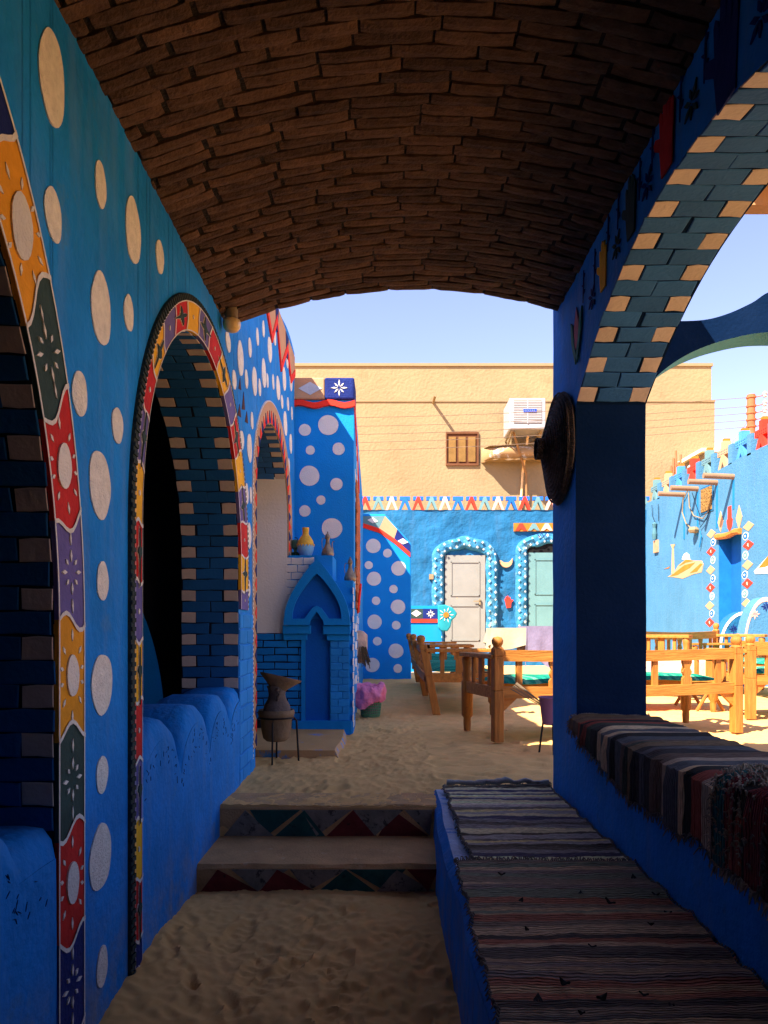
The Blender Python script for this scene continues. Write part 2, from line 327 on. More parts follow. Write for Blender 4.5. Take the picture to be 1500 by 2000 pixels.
for k in range(420): dent(rs.uniform(-.65, 2.4), rs.uniform(3.25, 6.6), rs.uniform(0, 3), rs.uniform(.04, .10), rs.uniform(.02, .045), rs.uniform(.003, .010))
def shoe(cx, cy, a, dp=.009):
    l, wd = .115, .042; m = (abs(GX-cx) < .2) & (abs(GY-cy) < .2)
    if not m.any(): return
    dx = GX[m]-cx; dy = GY[m]-cy; u = (dx*math.cos(a)+dy*math.sin(a)); v = (-dx*math.sin(a)+dy*math.cos(a)); ww_ = wd*(1-.25*np.exp(-((u+.02)/.03)**2)); q = np.sqrt((u/l)**2+(v/ww_)**2)
    ins = 1/(1+np.exp((q-1)*14)); Z[m] += -dp*ins+.0022*ins*np.sin(u*2*PI/.03)+dp*.5*np.exp(-((q-1.18)/.16)**2)
for k in range(13): shoe(rs.uniform(-.55, .08), rs.uniform(1.25, 2.6), rs.uniform(1.0, 2.1)+(PI if k % 3 == 0 else 0))
for k in range(16): shoe(rs.uniform(-.4, 1.0), rs.uniform(3.35, 5.4), rs.uniform(.6, 2.4), .007)
nx, ny = len(gx), len(gy); mb = MB(); mb.v = [(float(gx[i]), float(gy[j]), float(Z[i, j])) for i in range(nx) for j in range(ny)]
mb.f = [(i*ny+j, (i+1)*ny+j, (i+1)*ny+j+1, i*ny+j+1) for i in range(nx-1) for j in range(ny-1)]; mb.mi = [0]*len(mb.f)
mb.build('sand_ground', sand, smooth=True, kind='structure')
# steps down into the passage
def wob(x, s=0): return .006*nz(x, s, 7, s+1)
st = thing('painted_steps', 'two worn sandy steps with dark painted triangles on their risers', 'steps', (-.25, 2.9, -.2))
mb = MB(); xs = [XL-.02+k*(.93/24) for k in range(25)]
for z0, z1, y0, y1 in ((-.6, -.14, 2.72, 3.10), (-.6, -.012, 3.10, 3.34)):
    def pr(x): f = y0+wob(x, z1); return [(x, f, z0), (x, f, z1-.014+wob(x, 5)), (x, f+.012, z1+wob(x, 9)), (x, y1, z1+wob(x, 9)*.5)]
    for a, b in zip(xs[:-1], xs[1:]):
        A, B = pr(a), pr(b)
        for k in range(3): mb.poly([A[k], B[k], B[k+1], A[k+1]])
mb.build('step_body', conc, st)
tri_d = [mat('riser_green', (28, 74, 66), var=.25, ns=20, wear=((22, 22, 22), 25, .6, .8)), mat('riser_red', (110, 34, 30), var=.25, ns=20, wear=((22, 22, 22), 25, .6, .8)), mat('riser_grey', (128, 116, 100), var=.25, ns=20, wear=((40, 36, 34), 25, .55, .8))]
for (z0, z1, y0, nn) in ((-.138, -.03, 3.10, 4), (-.236, -.156, 2.72, 4)):
    wd = .86/nn
    for k in range(2*nn):
        x0 = XL+.02+k*wd/2; up = k % 2 == 0; jj = random.uniform(-.05, .05)
        p = [(x0, z0), (x0+wd-.006, z0), (x0+wd/2+jj, z1)] if up else [(x0+.003, z1), (x0+wd-.003, z1), (x0+wd/2+jj, z0)]
        p = [(min(u, .19), v) for u, v in p]
        if p[1][0]-p[0][0] < .02: continue
        MB().prism(p, lambda u, v, w_: (u, y0+wob(u, -.14 if y0 < 3 else -.012)-w_, v), -.02, .004).build('riser_triangle', tri_d[[2, 1, 0, 2, 0, 1, 2][(k*2+(y0 < 3)) % 7]], st)

# ------------------------------------------------------------------ brick vault
def vz(x): return 2.208+.059*x-.238*x*x
va = thing('brick_vault', 'shallow barrel vault of rough brown bricks roofing the passage', 'vault', (0, 1, 2.1))
mb = MB(); xs = [XL-.05+k*(XR-XL+.1)/30 for k in range(31)]
for a, b in zip(xs[:-1], xs[1:]):
    mb.poly([(a, -1.6, vz(a)+.009), (b, -1.6, vz(b)+.009), (b, 3.262, vz(b)+.009), (a, 3.262, vz(a)+.009)])
    mb.poly([(a, 3.262, vz(a)+.009), (b, 3.262, vz(b)+.009), (b, 3.262, 2.36), (a, 3.262, 2.36)])
mb.box(XL-WT, XR+WT, -1.6, 3.26, 2.30, 2.38)
mb.build('mortar_shell', mortar, va)
def vb_mesh(sd):
    rd = random.Random(sd); mb = MB(); nx_, ny_ = 6, 2
    def f(a, b):
        x, y = a-.5, b-.5; e = max(abs(x)*2, 0)**8*.25+max(abs(y)*2, 0)**2*.25
        return (x+rd.uniform(-.006, .006), y+rd.uniform(-.035, .035), 1-e+rd.uniform(-.10, .06))
    mb.grid(f, nx_, ny_); n = (nx_+1)*(ny_+1); rim = [k*(ny_+1) for k in range(nx_+1)]+[nx_*(ny_+1)+1]+[k*(ny_+1)+ny_ for k in range(nx_, -1, -1)]+[1]
    i = len(mb.v); mb.v += [(mb.v[k][0], mb.v[k][1], -1.2) for k in rim]
    for k in range(len(rim)): mb.f.append((rim[k], rim[(k+1) % len(rim)], i+(k+1) % len(rim), i+k)); mb.mi.append(0)
    return mb.mesh('brick', vbrick)
VB = [vb_mesh(k) for k in range(10)]; CP = .0445; cnt = 0; far = []
j = 0; y = 3.24; spots = []
while y > -1.5:
    x = XL-.03-random.uniform(0, .2)
    while x < XR+.02:
        l = random.choice((.15, .19, .205, .215, .225)); x1 = min(x+l, XR+.04); x0 = max(x, XL-.03)
        if x1-x0 > .035: spots.append(((x0+x1)/2, y+random.uniform(-.0016, .0016), x1-x0-.007))
        x += l
    y -= CP*random.uniform(.95, 1.05)
rest = MB()
for i, (x, y, l) in enumerate(spots):
    sl_ = .059-.476*x; t = Vector((1, 0, sl_)).normalized(); n = Vector((sl_, 0, -1)).normalized()
    q = random.uniform(-.007, .007); ax = Vector((t.x, q, t.z)); ay = Vector((-q, 1, random.uniform(-.02, .02)))
    c = (x, y, vz(x)+.010+random.uniform(-.003, .0025)); hh = random.uniform(.037, .0405); th = .011
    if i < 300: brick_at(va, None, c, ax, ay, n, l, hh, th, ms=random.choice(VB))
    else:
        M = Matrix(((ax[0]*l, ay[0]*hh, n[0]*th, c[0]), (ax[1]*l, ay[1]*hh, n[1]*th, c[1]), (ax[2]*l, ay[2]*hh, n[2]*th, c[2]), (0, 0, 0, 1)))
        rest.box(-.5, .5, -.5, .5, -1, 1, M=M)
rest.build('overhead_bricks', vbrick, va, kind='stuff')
lp = thing('bulkhead_lamp', 'small beige globe lamp fixed under the end of the brick vault', 'lamp', (-.655, 3.14, 2.035))
MB().lathe([(.0, .05), (.026, .05), (.026, .01), (.028, .0)], (-.655, 3.14, 2.035)).build('lamp_base', beige2, lp)
g = MB().lathe([(.0, .005), (.026, .0), (.036, -.006), (.038, -.02), (.035, -.036), (.026, -.048), (.012, -.054), (0, -.055)], (-.655, 3.14, 2.035), 20).build('globe', mat('lamp_globe', (232, 196, 130), rough=.3, var=.05, bump=0, spec=.5), lp, smooth=True)

# ------------------------------------------------------------------ left arcade wall
A1 = (.84, .725, .72, .98); A2 = (2.80, .71, 1.02, .78); A3 = (4.60, .65, 1.47, .50)
lw = thing('arcade_wall', 'blue plaster arcade wall with white dots and colourful arch borders', 'wall', (XL-WT/2, 2, -.3))
def ltop(u): return 2.13 if u < 3.262 else 2.82+.03*math.sin(u*5)
fL = onX(XL)
mb = strip_wall([-1.6, 3.262, 5.64]+[3.3+.1*k for k in range(24)], None, ltop, [(c-h, c+h, ell(c, h, s, r)) for c, h, s, r in (A1, A2, A3)], -WT, 0, fL, -.6)
mb.build('wall_body', [blue, dkjoint], lw)
dots = []
def z1(l, sc_, ox, oy): return [(ox+a*sc_, oy+b*sc_, c*sc_, d*sc_) for a, b, c, d in l]
dots += [(100, 152, 50, 192), (195, 361, 22, 91), (102, 419, 33, 108), (259, 451, 30, 128), (311, 502, 15, 68), (196, 603, 39, 143), (250, 611, 18, 75), (154, 769, 30, 91), (228, 831, 21, 75), (194, 947, 42, 135), (199, 1135, 23, 78), (198, 1336, 39, 128), (198, 1513, 22, 78), (195, 1674, 42, 132), (198, 1888, 21, 82)]
dots += z1([(160, 420, 34, 135), (247, 537, 42, 240), (312, 460, 24, 135), (365, 385, 18, 125), (407, 330, 16, 120), (452, 475, 28, 180), (487, 390, 16, 110), (203, 685, 28, 140), (288, 680, 22, 130), (345, 695, 32, 210), (410, 640, 30, 200), (435, 690, 14, 100), (381, 740, 18, 120), (475, 700, 15, 105), (510, 745, 26, 170), (553, 680, 24, 160), (574, 560, 14, 90), (600, 690, 18, 150), (537, 838, 15, 100), (579, 855, 14, 95), (606, 920, 10, 95), (560, 990, 24, 175), (327, 970, 18, 120), (256, 1105, 28, 140), (310, 1160, 32, 210), (598, 1130, 18, 140), (290, 1480, 24, 150), (318, 1490, 14, 120), (585, 1290, 12, 110)], .28, 400, 550)
dots += z1([(168, 350, 26, 200), (163, 725, 24, 130)], .275, 440, 950)
for px, py, pw, ph in dots:
    d, z = WP(px, py, XL); ru = abs(d*d/(F*XL))*pw/2; rv = ph*d/F/2*.96
    MB().prism(disc(d, z, ru, rv, 30, .055), fL, -.002, .003).build('dot', dotw, lw)
def bandcurves(A, O, b0, b1): return archpath(*A, b0, b1), archpath(*O, b0, b1)
def band_pieces(pin, pout, s0, cols, ln, fn, parent, w1, motifs, name='border_panel', wave=.02, outl=True):
    mid = [((a[0]+b[0])/2, (a[1]+b[1])/2) for a, b in zip(pin, pout)]; L = plen(mid)
    def pt(s, q):
        a = pat(pin, L, s); b = pat(pout, L, s); return (a[0]+(b[0]-a[0])*q, a[1]+(b[1]-a[1])*q)
    s = s0; k = 0; NQ = 8; out = []
    wv = lambda q, ph: wave*math.sin(2*PI*q*.9+ph)
    while s < L[-1]-.02 and k < len(cols):
        e = min(s+ln[k % len(ln)], L[-1]); ph0, ph1 = k*1.3, (k+1)*1.3; last = e >= L[-1]-1e-6
        ns = max(4, int((e-s)/.03))
        poly = [pt(s+wv(q/NQ, ph0), q/NQ) for q in range(NQ+1)]+[pt(s+(e-s)*i/ns, 1) for i in range(1, ns)]+[pt(e+(0 if last else wv(q/NQ, ph1)), q/NQ) for q in range(NQ, -1, -1)]+[pt(s+(e-s)*i/ns, 0) for i in range(ns-1, 0, -1)]
        # build as quads for curved pieces
        mb = MB()
        def gp(a, q, w_): u = s+(e-s)*a+wv(q, ph0)*(1-a)+(0 if last else wv(q, ph1))*a; return fn(*pt(u, q), w_)
        for a in range(ns):
            for q in range(NQ): mb.poly([gp(a/ns, q/NQ, w1), gp((a+1)/ns, q/NQ, w1), gp((a+1)/ns, (q+1)/NQ, w1), gp(a/ns, (q+1)/NQ, w1)])
            for q in (0, 1): mb.poly([gp(a/ns, q, -.002), gp((a+1)/ns, q, -.002), gp((a+1)/ns, q, w1), gp(a/ns, q, w1)])
        if k == 0 or last:
            for q in range(NQ): aa = 0 if k == 0 else 1; mb.poly([gp(aa, q/NQ, -.002), gp(aa, (q+1)/NQ, -.002), gp(aa, (q+1)/NQ, w1), gp(aa, q/NQ, w1)])
        o = mb.build(name, cols[k], parent)
        if outl:
            mb = MB()
            for q in range(NQ): mb.poly([fn(*pt(s+wv(q/NQ, ph0)-.005, q/NQ), w1+.003), fn(*pt(s+wv((q+1)/NQ, ph0)-.005, (q+1)/NQ), w1+.003), fn(*pt(s+wv((q+1)/NQ, ph0)+.005, (q+1)/NQ), w1+.003), fn(*pt(s+wv(q/NQ, ph0)+.005, q/NQ), w1+.003)])
            for a in range(ns): 
                for q, dq in ((0, .04), (1, -.04)): mb.poly([fn(*pt(s+(e-s)*a/ns, q), w1+.002), fn(*pt(s+(e-s)*(a+1)/ns, q), w1+.002), fn(*pt(s+(e-s)*(a+1)/ns, q+dq), w1+.002), fn(*pt(s+(e-s)*a/ns, q+dq), w1+.002)])
            mb.build('white_outline', white, o)
        c = pt((s+e)/2, .5); t = pt((s+e)/2+.01, .5); ang = math.atan2(t[1]-c[1], t[0]-c[0]); wid = math.hypot(pt((s+e)/2, 0)[0]-pt((s+e)/2, 1)[0], pt((s+e)/2, 0)[1]-pt((s+e)/2, 1)[1])
        motifs(o, k, c, ang, e-s, wid, fn, w1)
        s = e; k += 1
        out.append(o)
    return out
def motif_sun(o, k, c, ang, l, wd, fn, w1):
    if l < .12: return
    mb = MB(); mb.prism(disc(c[0], c[1], wd*.23, wd*.34, 18), fn, w1-.002, w1+.004)
    for q in range(10):
        a = 2*PI*q/10; R = 1/math.hypot(math.cos(a)/(l*.44), math.sin(a)/(wd*.46))
        mb.prism(ray(c[0], c[1], ang+a, R*.72, R*.98, .005), fn, w1-.002, w1+.002)
    mb.build('sun_motif', white, o)
def motif_dash(o, k, c, ang, l, wd, fn, w1):
    mb = MB(); star(mb, fn, c[0], c[1], min(l, wd)*.36, 8, w1-.002, w1+.003, .005, a0=ang, r0=.45)
    mb.prism(ray(c[0], c[1], ang, l*.27, l*.42, .004), fn, w1-.002, w1+.003); mb.prism(ray(c[0], c[1], ang+PI, l*.27, l*.42, .004), fn, w1-.002, w1+.003); mb.build('star_motif', white, o)
def m1(o, k, *a): (motif_dash if k % 2 == 0 else motif_sun)(o, k, *a)
def blob(c, ang, l, wd, g):
    p = []
    for q in range(20):
        a = 2*PI*q/20; r = (.42 if q % 5 == 0 else .20 if q % 5 in (1, 4) else .13)*(1+.2*math.sin(q*2.1+c[0]*30))+g
        uu = math.cos(a)*r*l*1.15; vv = math.sin(a)*r*wd*.72; p.append((c[0]+uu*math.cos(ang)-vv*math.sin(ang), c[1]+uu*math.sin(ang)+vv*math.cos(ang)))
    return p
def m2(o, k, c, ang, l, wd, fn, w1):
    if k % 2: 
        if l > .06: MB().prism(disc(c[0], c[1], .006, .008, 8), fn, w1-.002, w1+.003).build('fleck', white, o)
        return
    MB().prism(blob(c, ang, l, wd, .035), fn, w1-.002, w1+.003).build('white_edge', white, o)
    MB().prism(blob(c, ang, l, wd, 0), fn, w1-.001, w1+.006).build('lizard_motif', dgreen, o)
# arch one (beside the camera)
pin, pout = bandcurves(A1, (.84, .86, .72, 1.20), -.5, -.45)
ring = MB()
def rope(pout, fn, w1, rw=.03, s_lo=0, s_hi=9):
    mb = MB(); L = plen(pout); n = int(L[-1]/.012)
    for i in range(n):
        a, b = pat(pout, L, L[-1]*i/n), pat(pout, L, L[-1]*(i+1)/n); t = Vector((b[0]-a[0], b[1]-a[1])).normalized(); nn = Vector((-t.y, t.x)); wi = w1*(1 if i % 2 else .72)
        A_ = (a[0]+nn.x*rw, a[1]+nn.y*rw); B_ = (b[0]+nn.x*rw, b[1]+nn.y*rw)
        mb.poly([fn(*a, wi), fn(*b, wi), fn(*B_, wi*.8), fn(*A_, wi*.8)]); mb.poly([fn(*A_, wi*.8), fn(*B_, wi*.8), fn(*B_, -.002), fn(*A_, -.002)]); mb.poly([fn(*a, wi), fn(*b, wi), fn(*b, 0), fn(*a, 0)])
        mb.poly([fn(*a, 0), fn(*a, wi), fn(*A_, wi*.8), fn(*A_, 0)])
    return mb
a1 = rope(pout, fL, .008, .006).build('arch_border', dgreen, lw)
cols = [navy, red, dgreen, orange, purple, red, dgreen, orange]
Lm = plen([((a[0]+b[0])/2, (a[1]+b[1])/2) for a, b in zip(pin, pout)])[-1]
# pieces run downwards from the crown to the far foot so that the far foot shows navy, red, green, orange ...
rp, ro = list(reversed(pin)), list(reversed(pout))
band_pieces(rp, ro, .04, [purple]+(cols*4)[:22], [.24, .215], fL, lw, .008, lambda o, k, *a: m1(o, k+1, *a))
# arch two
pin, pout = bandcurves(A2, (2.86, .83, 1.02, .90), -.4, .82)
pin2 = archpath(*A2, -.4, .82)
a2 = rope(pout, fL, .016, .022).build('arch_border', ropem, lw)
band_pieces(pin2, pout, .1, [navy]+([red, yellow, purple]*10)[:28], [.165], fL, lw, .012, lambda o, k, *a: m2(o, k+1, *a), wave=.008)
# arch three
pin, pout = bandcurves(A3, (4.66, .79, 1.47, .64), 0.05, .45)
a3 = rope(pout, fL, .008, .008).build('arch_border', white, lw)
def m3(o, k, c, ang, l, wd, fn, w1):
    t = (math.cos(ang), math.sin(ang)); n = (-t[1], t[0])
    MB().prism([(c[0]-t[0]*l*.45+n[0]*wd*-.45, c[1]-t[1]*l*.45-n[1]*wd*.45), (c[0]+t[0]*l*.45-n[0]*wd*.45, c[1]+t[1]*l*.45-n[1]*wd*.45), (c[0]+n[0]*wd*.1, c[1]+n[1]*wd*.1)], fn, w1-.001, w1+.003).build('tooth', scarlet if k % 2 else navy, o)
band_pieces(pin, pout, .05, [peach]*60, [.075], fL, lw, .008, m3, wave=0, outl=False)
def intrados(arch, A, rowh, parent, s0, s1, b0, b1, c1, c2, gap=.0042, T=WT, x0=XL-WT, path=None):
    p = path or archpath(*A, b0, b1); L = plen(p); n = int((s1-s0)/rowh)
    for i in range(n):
        a, b = pat(p, L, s0+rowh*(i+.02)), pat(p, L, s0+rowh*(i+.98)); c = ((a[0]+b[0])/2, (a[1]+b[1])/2); t = Vector((0, b[0]-a[0], b[1]-a[1])).normalized(); nn = Vector((0, t.z, -t.y))
        lay = [(0, .26, c2), (.26, .74, c1), (.74, 1, c2)] if i % 2 == 0 else [(0, .5, c1), (.5, 1, c1)]
        for q0, q1, m in lay:
            jx = random.uniform(-.006, .006); brick_at(parent, m, (x0+T*(q0+q1)/2+(jx if .2 < (q0+q1)/2 < .8 else 0), c[0]+nn.y*0, c[1]), Vector((1, 0, 0)), t, nn, T*(q1-q0)-gap, rowh-gap, .003)
p = archpath(*A2, .28, .28); L = plen(p)[-1]; intrados(a2, A2, .0515, a2, 0.0, L, .28, .28, navybrick, cream)
p = archpath(*A1, .25, .25); L = plen(p)[-1]; intrados(a1, A1, .0515, a1, L*.42, L, .25, .25, navybrick, cream)
p = archpath(*A3, .70, .70); LL = plen(p); i1 = max(i for i in range(len(p)) if p[i][1] > 1.77); i0 = min(i for i in range(len(p)) if p[i][1] > 1.77)
intrados(a3, A3, .05, a3, LL[i0], LL[i1]+.02, .70, .70, teal, cream)
# white far jamb with blue painted bricks below, seen through arch three
for rng, nm in ((range(i1, len(p)-1), 'white_jamb'), (range(0, i0), 'white_jamb')):
    mb = MB()
    for i in rng:
        a, b = p[i], p[i+1]; s_ = -.004 if a[0] > A3[0] else .004; mb.poly([(XL-WT+.001, a[0]+s_, a[1]), (XL-.001, a[0]+s_, a[1]), (XL-.001, b[0]+s_, b[1]), (XL-WT+.001, b[0]+s_, b[1])])
    mb.build(nm, whitew, lw)
# brick pilaster under the far foot of arch two
for r in range(11):
    z = .80-r*.075; e = [3.52, 3.70, 3.93] if r % 2 else [3.52, 3.60, 3.80, 3.93]
    for a, b in zip(e[:-1], e[1:]): brick_at(lw, ltblue, (XL, (a+b)/2, z-.036), Vector((0, 1, 0)), Vector((0, 0, 1)), Vector((1, 0, 0)), b-a-.005, .070, .006)
# zigzag crown above
zz = [(3.6, 2.6), (4.2, 2.66), (4.51, 2.50), (4.70, 2.70), (4.90, 2.46), (5.2, 2.71), (5.4, 2.55), (5.63, 2.68)]
fill = zz+[(5.63, 2.79), (3.6, 2.79)]
MB().prism(fill, fL, -.001, .005).build('crown_panel', peach, lw)
MB().prism([(u, v+.02) for u, v in zz]+[(u, v-.035) for u, v in reversed(zz)], fL, -.001, .010).build('red_zigzag', scarlet, lw)
for u in (4.70, 5.18): MB().prism([(u-.07, 2.78), (u+.07, 2.78), (u+.03, 2.62), (u-.03, 2.62)], fL, -.001, .008).build('navy_patch', navy, lw)
for px, py, w_, h_ in ((468, 750, 5, 26), (475, 784, 6, 40), (467, 802, 7, 28), (481, 815, 6, 26)):
    d, z = WP(px, py, XL); rw = d*d/(F*.7)*w_/2; rh = h_*d/F/2
    MB().prism([(d-rw, z-rh), (d+rw, z-rh*.6), (d+rw*.2, z+rh)], fL, -.001, .002).build('vent_slot', mat('slot_brown', (74, 36, 24)), lw)
# scalloped parapets inside the arches
def scallop(name, label, u0, u1, cs, hi, lo):
    o = thing(name, label, 'parapet', (XL-.13, (u0+u1)/2, -.3))
    def top(u):
        z = lo
        for c in cs: z = max(z, lo-.02+(hi-lo+.02)*math.sqrt(max(0, 1-((u-c)/.20)**2)))
        return z
    n = 110; mb = MB(); xs_ = [XL-.25, XL-.245, XL-.2, XL-.06, XL-.022, XL-.004, XL+.004]; dz = [-.05, -.02, 0, 0, -.006, -.03, -.07]
    for i in range(n):
        ua, ub = u0+(u1-u0)*i/n, u0+(u1-u0)*(i+1)/n
        for k in range(len(xs_)-1): mb.poly([(xs_[k], ua, top(ua)+dz[k]+wob(ua, k)), (xs_[k], ub, top(ub)+dz[k]+wob(ub, k)), (xs_[k+1], ub, top(ub)+dz[k+1]+wob(ub, k+1)), (xs_[k+1], ua, top(ua)+dz[k+1]+wob(ua, k+1))])
        zz_ = [k/8 for k in range(9)]
        def fz(u, q): t = top(u)-.07+wob(u, 6); return (XL+.005+.004*nz(u, q*.5, 3, 2), u, t+(-.45-t)*q)
        for k in range(8): mb.poly([fz(ua, zz_[k]), fz(ub, zz_[k]), fz(ub, zz_[k+1]), fz(ua, zz_[k+1])])
        mb.poly([(XL-.25, ua, top(ua)-.05+wob(ua, 0)), (XL-.25, ub, top(ub)-.05+wob(ub, 0)), (XL-.25, ub, -.4), (XL-.25, ua, -.4)])
    for u in (u0, u1): mb.poly([(XL-.25, u, -.4), (XL-.25, u, top(u)-.05), (XL-.1, u, top(u)), (XL+.004, u, top(u)-.07), (XL+.015, u, -.45)])
    mb.build('parapet_body', blue, o, smooth=True)
    mb = MB(); rd = random.Random(4)
    for i in range(int((u1-u0)*60)):
        u = u0+.03+rd.random()*(u1-u0-.06); tz = top(u)-.07+wob(u, 6); q = .02+rd.random()*.10; sf = fz(u, q); f2 = lambda a_, b_, w_: (sf[0]+.0015+w_, a_, b_)
        star(mb, f2, u, sf[2], rd.uniform(.005, .009), 2, -.002, .0, .0011, a0=rd.uniform(0, 3), r0=-1)
    mb.build('painted_marks', mat('mark_blue', (8, 58, 118)), o, kind='stuff')
scallop('scalloped_parapet', 'blue parapet with three rounded humps filling the foot of the tall arch', 2.095, 3.508, (2.30, 2.72, 3.12, 3.5), .45, .30)
scallop('scalloped_parapet', 'blue humped parapet at the foot of the darkest arch beside the navy foot panel', .125, 1.56, (.3, .75, 1.20), .41, .31)

# dark room and small yard behind the arcade
rm = thing('back_room', 'unlit dark room behind the arcade with a low archway', 'room', (-2.1, 1, 0))
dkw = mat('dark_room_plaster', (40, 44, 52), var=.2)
mb = MB(); mb.box(-3.42, -3.3, -1.6, 8.0, -.2, 3.0); mb.box(-3.3, XL-WT, -1.72, -1.6, -.2, 2.3); mb.box(-3.3, XL-WT+.004, -1.6, 5.67, 2.3, 2.4)  # tall left wall and roof over the yard are unseen, added to block sun
mb.build('room_shell_sun_block', dkw, rm)
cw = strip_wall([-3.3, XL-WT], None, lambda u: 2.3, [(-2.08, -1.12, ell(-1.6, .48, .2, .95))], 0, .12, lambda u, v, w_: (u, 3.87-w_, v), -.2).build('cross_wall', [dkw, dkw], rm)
yw = thing('yard_wall', 'dim yard wall with painted triangles glimpsed through the tall arch', 'wall', (-2.1, 6.6, 0))
MB().box(-3.3, XL-WT-.02, 6.5, 6.65, -.1, 3.0).build('wall_body', mat('dusky_plaster', (150, 120, 96), var=.2), yw)
for k in range(10): MB().prism([(-2.5+k*.09, .56), (-2.41+k*.09, .56), (-2.455+k*.09, .68)], onY(6.5), -.001, .004).build('triangle', [dgreen, red, yellow][k % 3], yw)
bb = thing('rounded_bench_end', 'small blue rounded bench end in the yard seen through the tall arch', 'bench', (-1.95, 6.0, 0))
MB().prism([(-2.2, -.02)]+[(-2.2+.42*math.sin(PI/2*k/12), .40*math.cos(PI/2*k/12)) for k in range(13)]+[(-1.78, -.02)], onY(6.0), -.3, 0).build('bench_body', blue, bb)
mb = MB(); star(mb, onY(6.0), -1.95, .2, .06, 8, 0, .004); mb.build('star_motif', navy, bb)
bk = MB().box(XL-WT, XR+WT, -1.72, -1.6, -.6, 2.38).build('added_end_wall', mat('shade_dark_blue', (10, 26, 44)), label='added dark blue wall closing the passage opposite the steps', cat='wall')  # unseen wall added to keep the passage dark, colour darkened against bounce

# ------------------------------------------------------------------ right wall with the wide arch
rw_ = thing('pillar_wall', 'shaded blue wall with a wide painted-brick arch and end pillar', 'wall', (XR+.13, 2, -.3))
fR = onX(XR, -1); RC, RH, RS, RR = 1.965, .965, 1.61, .307
fRw = lambda u, v, w_: (XR-w_+(.004*(1+nz(u, v, 2.6, 5))+.002*nz(u, v, 9, 2)*(w_ > -.1)), u+.005*nz(v*1.0, w_*3, 2.8, 9)*(u > 3.2), v)
f1 = seg(RC, RH, RS, RR); f0 = seg(-.30, .93, RS, RR)
strip_wall([-1.6+.19*k for k in range(26)]+[3.05, 3.2, 3.26, 3.34], None, lambda u: 2.40 if u < 3.26 else 2.38, [(RC-RH, RC+RH, f1)], -.275, 0, fRw, -.6, 22).build('wall_body', [blue, navy_shade], rw_, smooth=True)
sw = MB().box(XR+.001, XR+.274, RC-RH-.01, RC+RH+.01, -.6, .372).build('sill_wall', blue, rw_)
pth = [(RC+RH-2*RH*k/60, f1(RC+RH-2*RH*k/60)) for k in range(61)]
pr_ = list(reversed(pth)); Lr = plen(pr_)[-1]
intrados(rw_, None, .0705, rw_, 0.0, Lr, 0, 0, teal, cream, gap=.005, T=.274, x0=XR+.0005, path=pr_)
# painted hands, tulip and small plants on the inner face
def hand(u, v, h, a=0):
    p = [(-.22, -.5), (.18, -.5), (.26, -.1), (.46, .02), (.5, .12), (.42, .16), (.24, .08), (.26, .36), (.22, .42), (.15, .36), (.12, .14), (.10, .5), (.03, .56), (-.02, .5), (-.02, .16), (-.07, .48), (-.13, .5), (-.17, .44), (-.13, .12), (-.22, .34), (-.28, .34), (-.3, .28), (-.26, -.05)]
    c, s = math.cos(a), math.sin(a); return [(u+(x*c-y*s)*h*.9, v+(x*s+y*c)*h) for x, y in p]
for px, py, h, m in ((1178, 520, .16, yellow), (1232, 405, .18, dgreen), (1302, 262, .20, red), (1418, 95, .24, navy)):
    d, z = WP(px, py, XR); MB().prism(hand(d, z, h), fR, -.001, .003).build('painted_hand', m, rw_)
d, z = WP(1127, 650, XR)
MB().prism([(d-.02, z-.06), (d-.035, z+.03), (d, z+.10), (d+.035, z+.03), (d+.02, z-.06)], fR, -.001, .004).build('painted_tulip', mat('tulip_pink', (176, 96, 110)), rw_)
for s in (-1, 1): MB().prism([(d+s*.012, z-.12), (d+s*.07, z-.02), (d+s*.085, z+.07), (d+s*.055, z+.05), (d+s*.03, z-.03), (d, z-.09)], fR, -.001, .0055).build('painted_leaf', mat('leaf_green', (60, 130, 110)), rw_)
for k, (px, py) in enumerate(((1157, 582), (1205, 480), (1265, 360), (1352, 200), (1488, 30))):
    d, z = WP(px, py, XR); mb = MB(); star(mb, fR, d, z, .05, 7, -.001, .003, .007, a0=.4); mb.build('painted_star', [navy, dgreen, navy, dgreen, navy][k], rw_)
for k, (px, py) in enumerate(((1140, 560), (1162, 520), (1188, 455), (1208, 410), (1250, 350), (1275, 290), (1330, 190), (1378, 110))):
    d, z = WP(px, py, XR); mb = MB(); mb.prism(ray(d, z, PI/2+.1, -.06, .06, .004), fR, -.001, .003)
    for q in range(3): mb.prism(ray(d, z-.03+.03*q, .6 if q % 2 else 2.5, 0, .022, .004), fR, -.001, .003)
    mb.build('painted_twig', navy, rw_)
# woven tray on the pillar
tr = thing('woven_tray', 'dark conical woven straw tray hung on the blue pillar', 'tray', (XR, 3.15, 1.49))
Mt = Matrix.Rotation(-PI/2, 4, 'Y')
MB().lathe([(.0, .004), (.232, .004), (.236, .010), (.225, .022), (.17, .045), (.11, .062), (.055, .074), (.045, .08)], (XR, 3.15, 1.49), 48, M=Mt, jit=.03).build('tray_body', straw, tr, smooth=True)
mb = MB()
for k in range(11):
    r = .06+.0165*k; zz_ = .078-.30*(r-.05) if r > .05 else .078; mb.tube([(XR-max(.012, zz_*1.0)-.002, 3.15+r*math.cos(a*PI/20), 1.49+r*math.sin(a*PI/20)) for a in range(41)], .0045, 5)
mb.build('coil', straw, tr, smooth=True)
MB().lathe([(.044, .07), (.046, .112), (.040, .112), (.038, .08), (0, .078)], (XR, 3.15, 1.49), 28, M=Mt).build('hub', straw, tr, smooth=True)
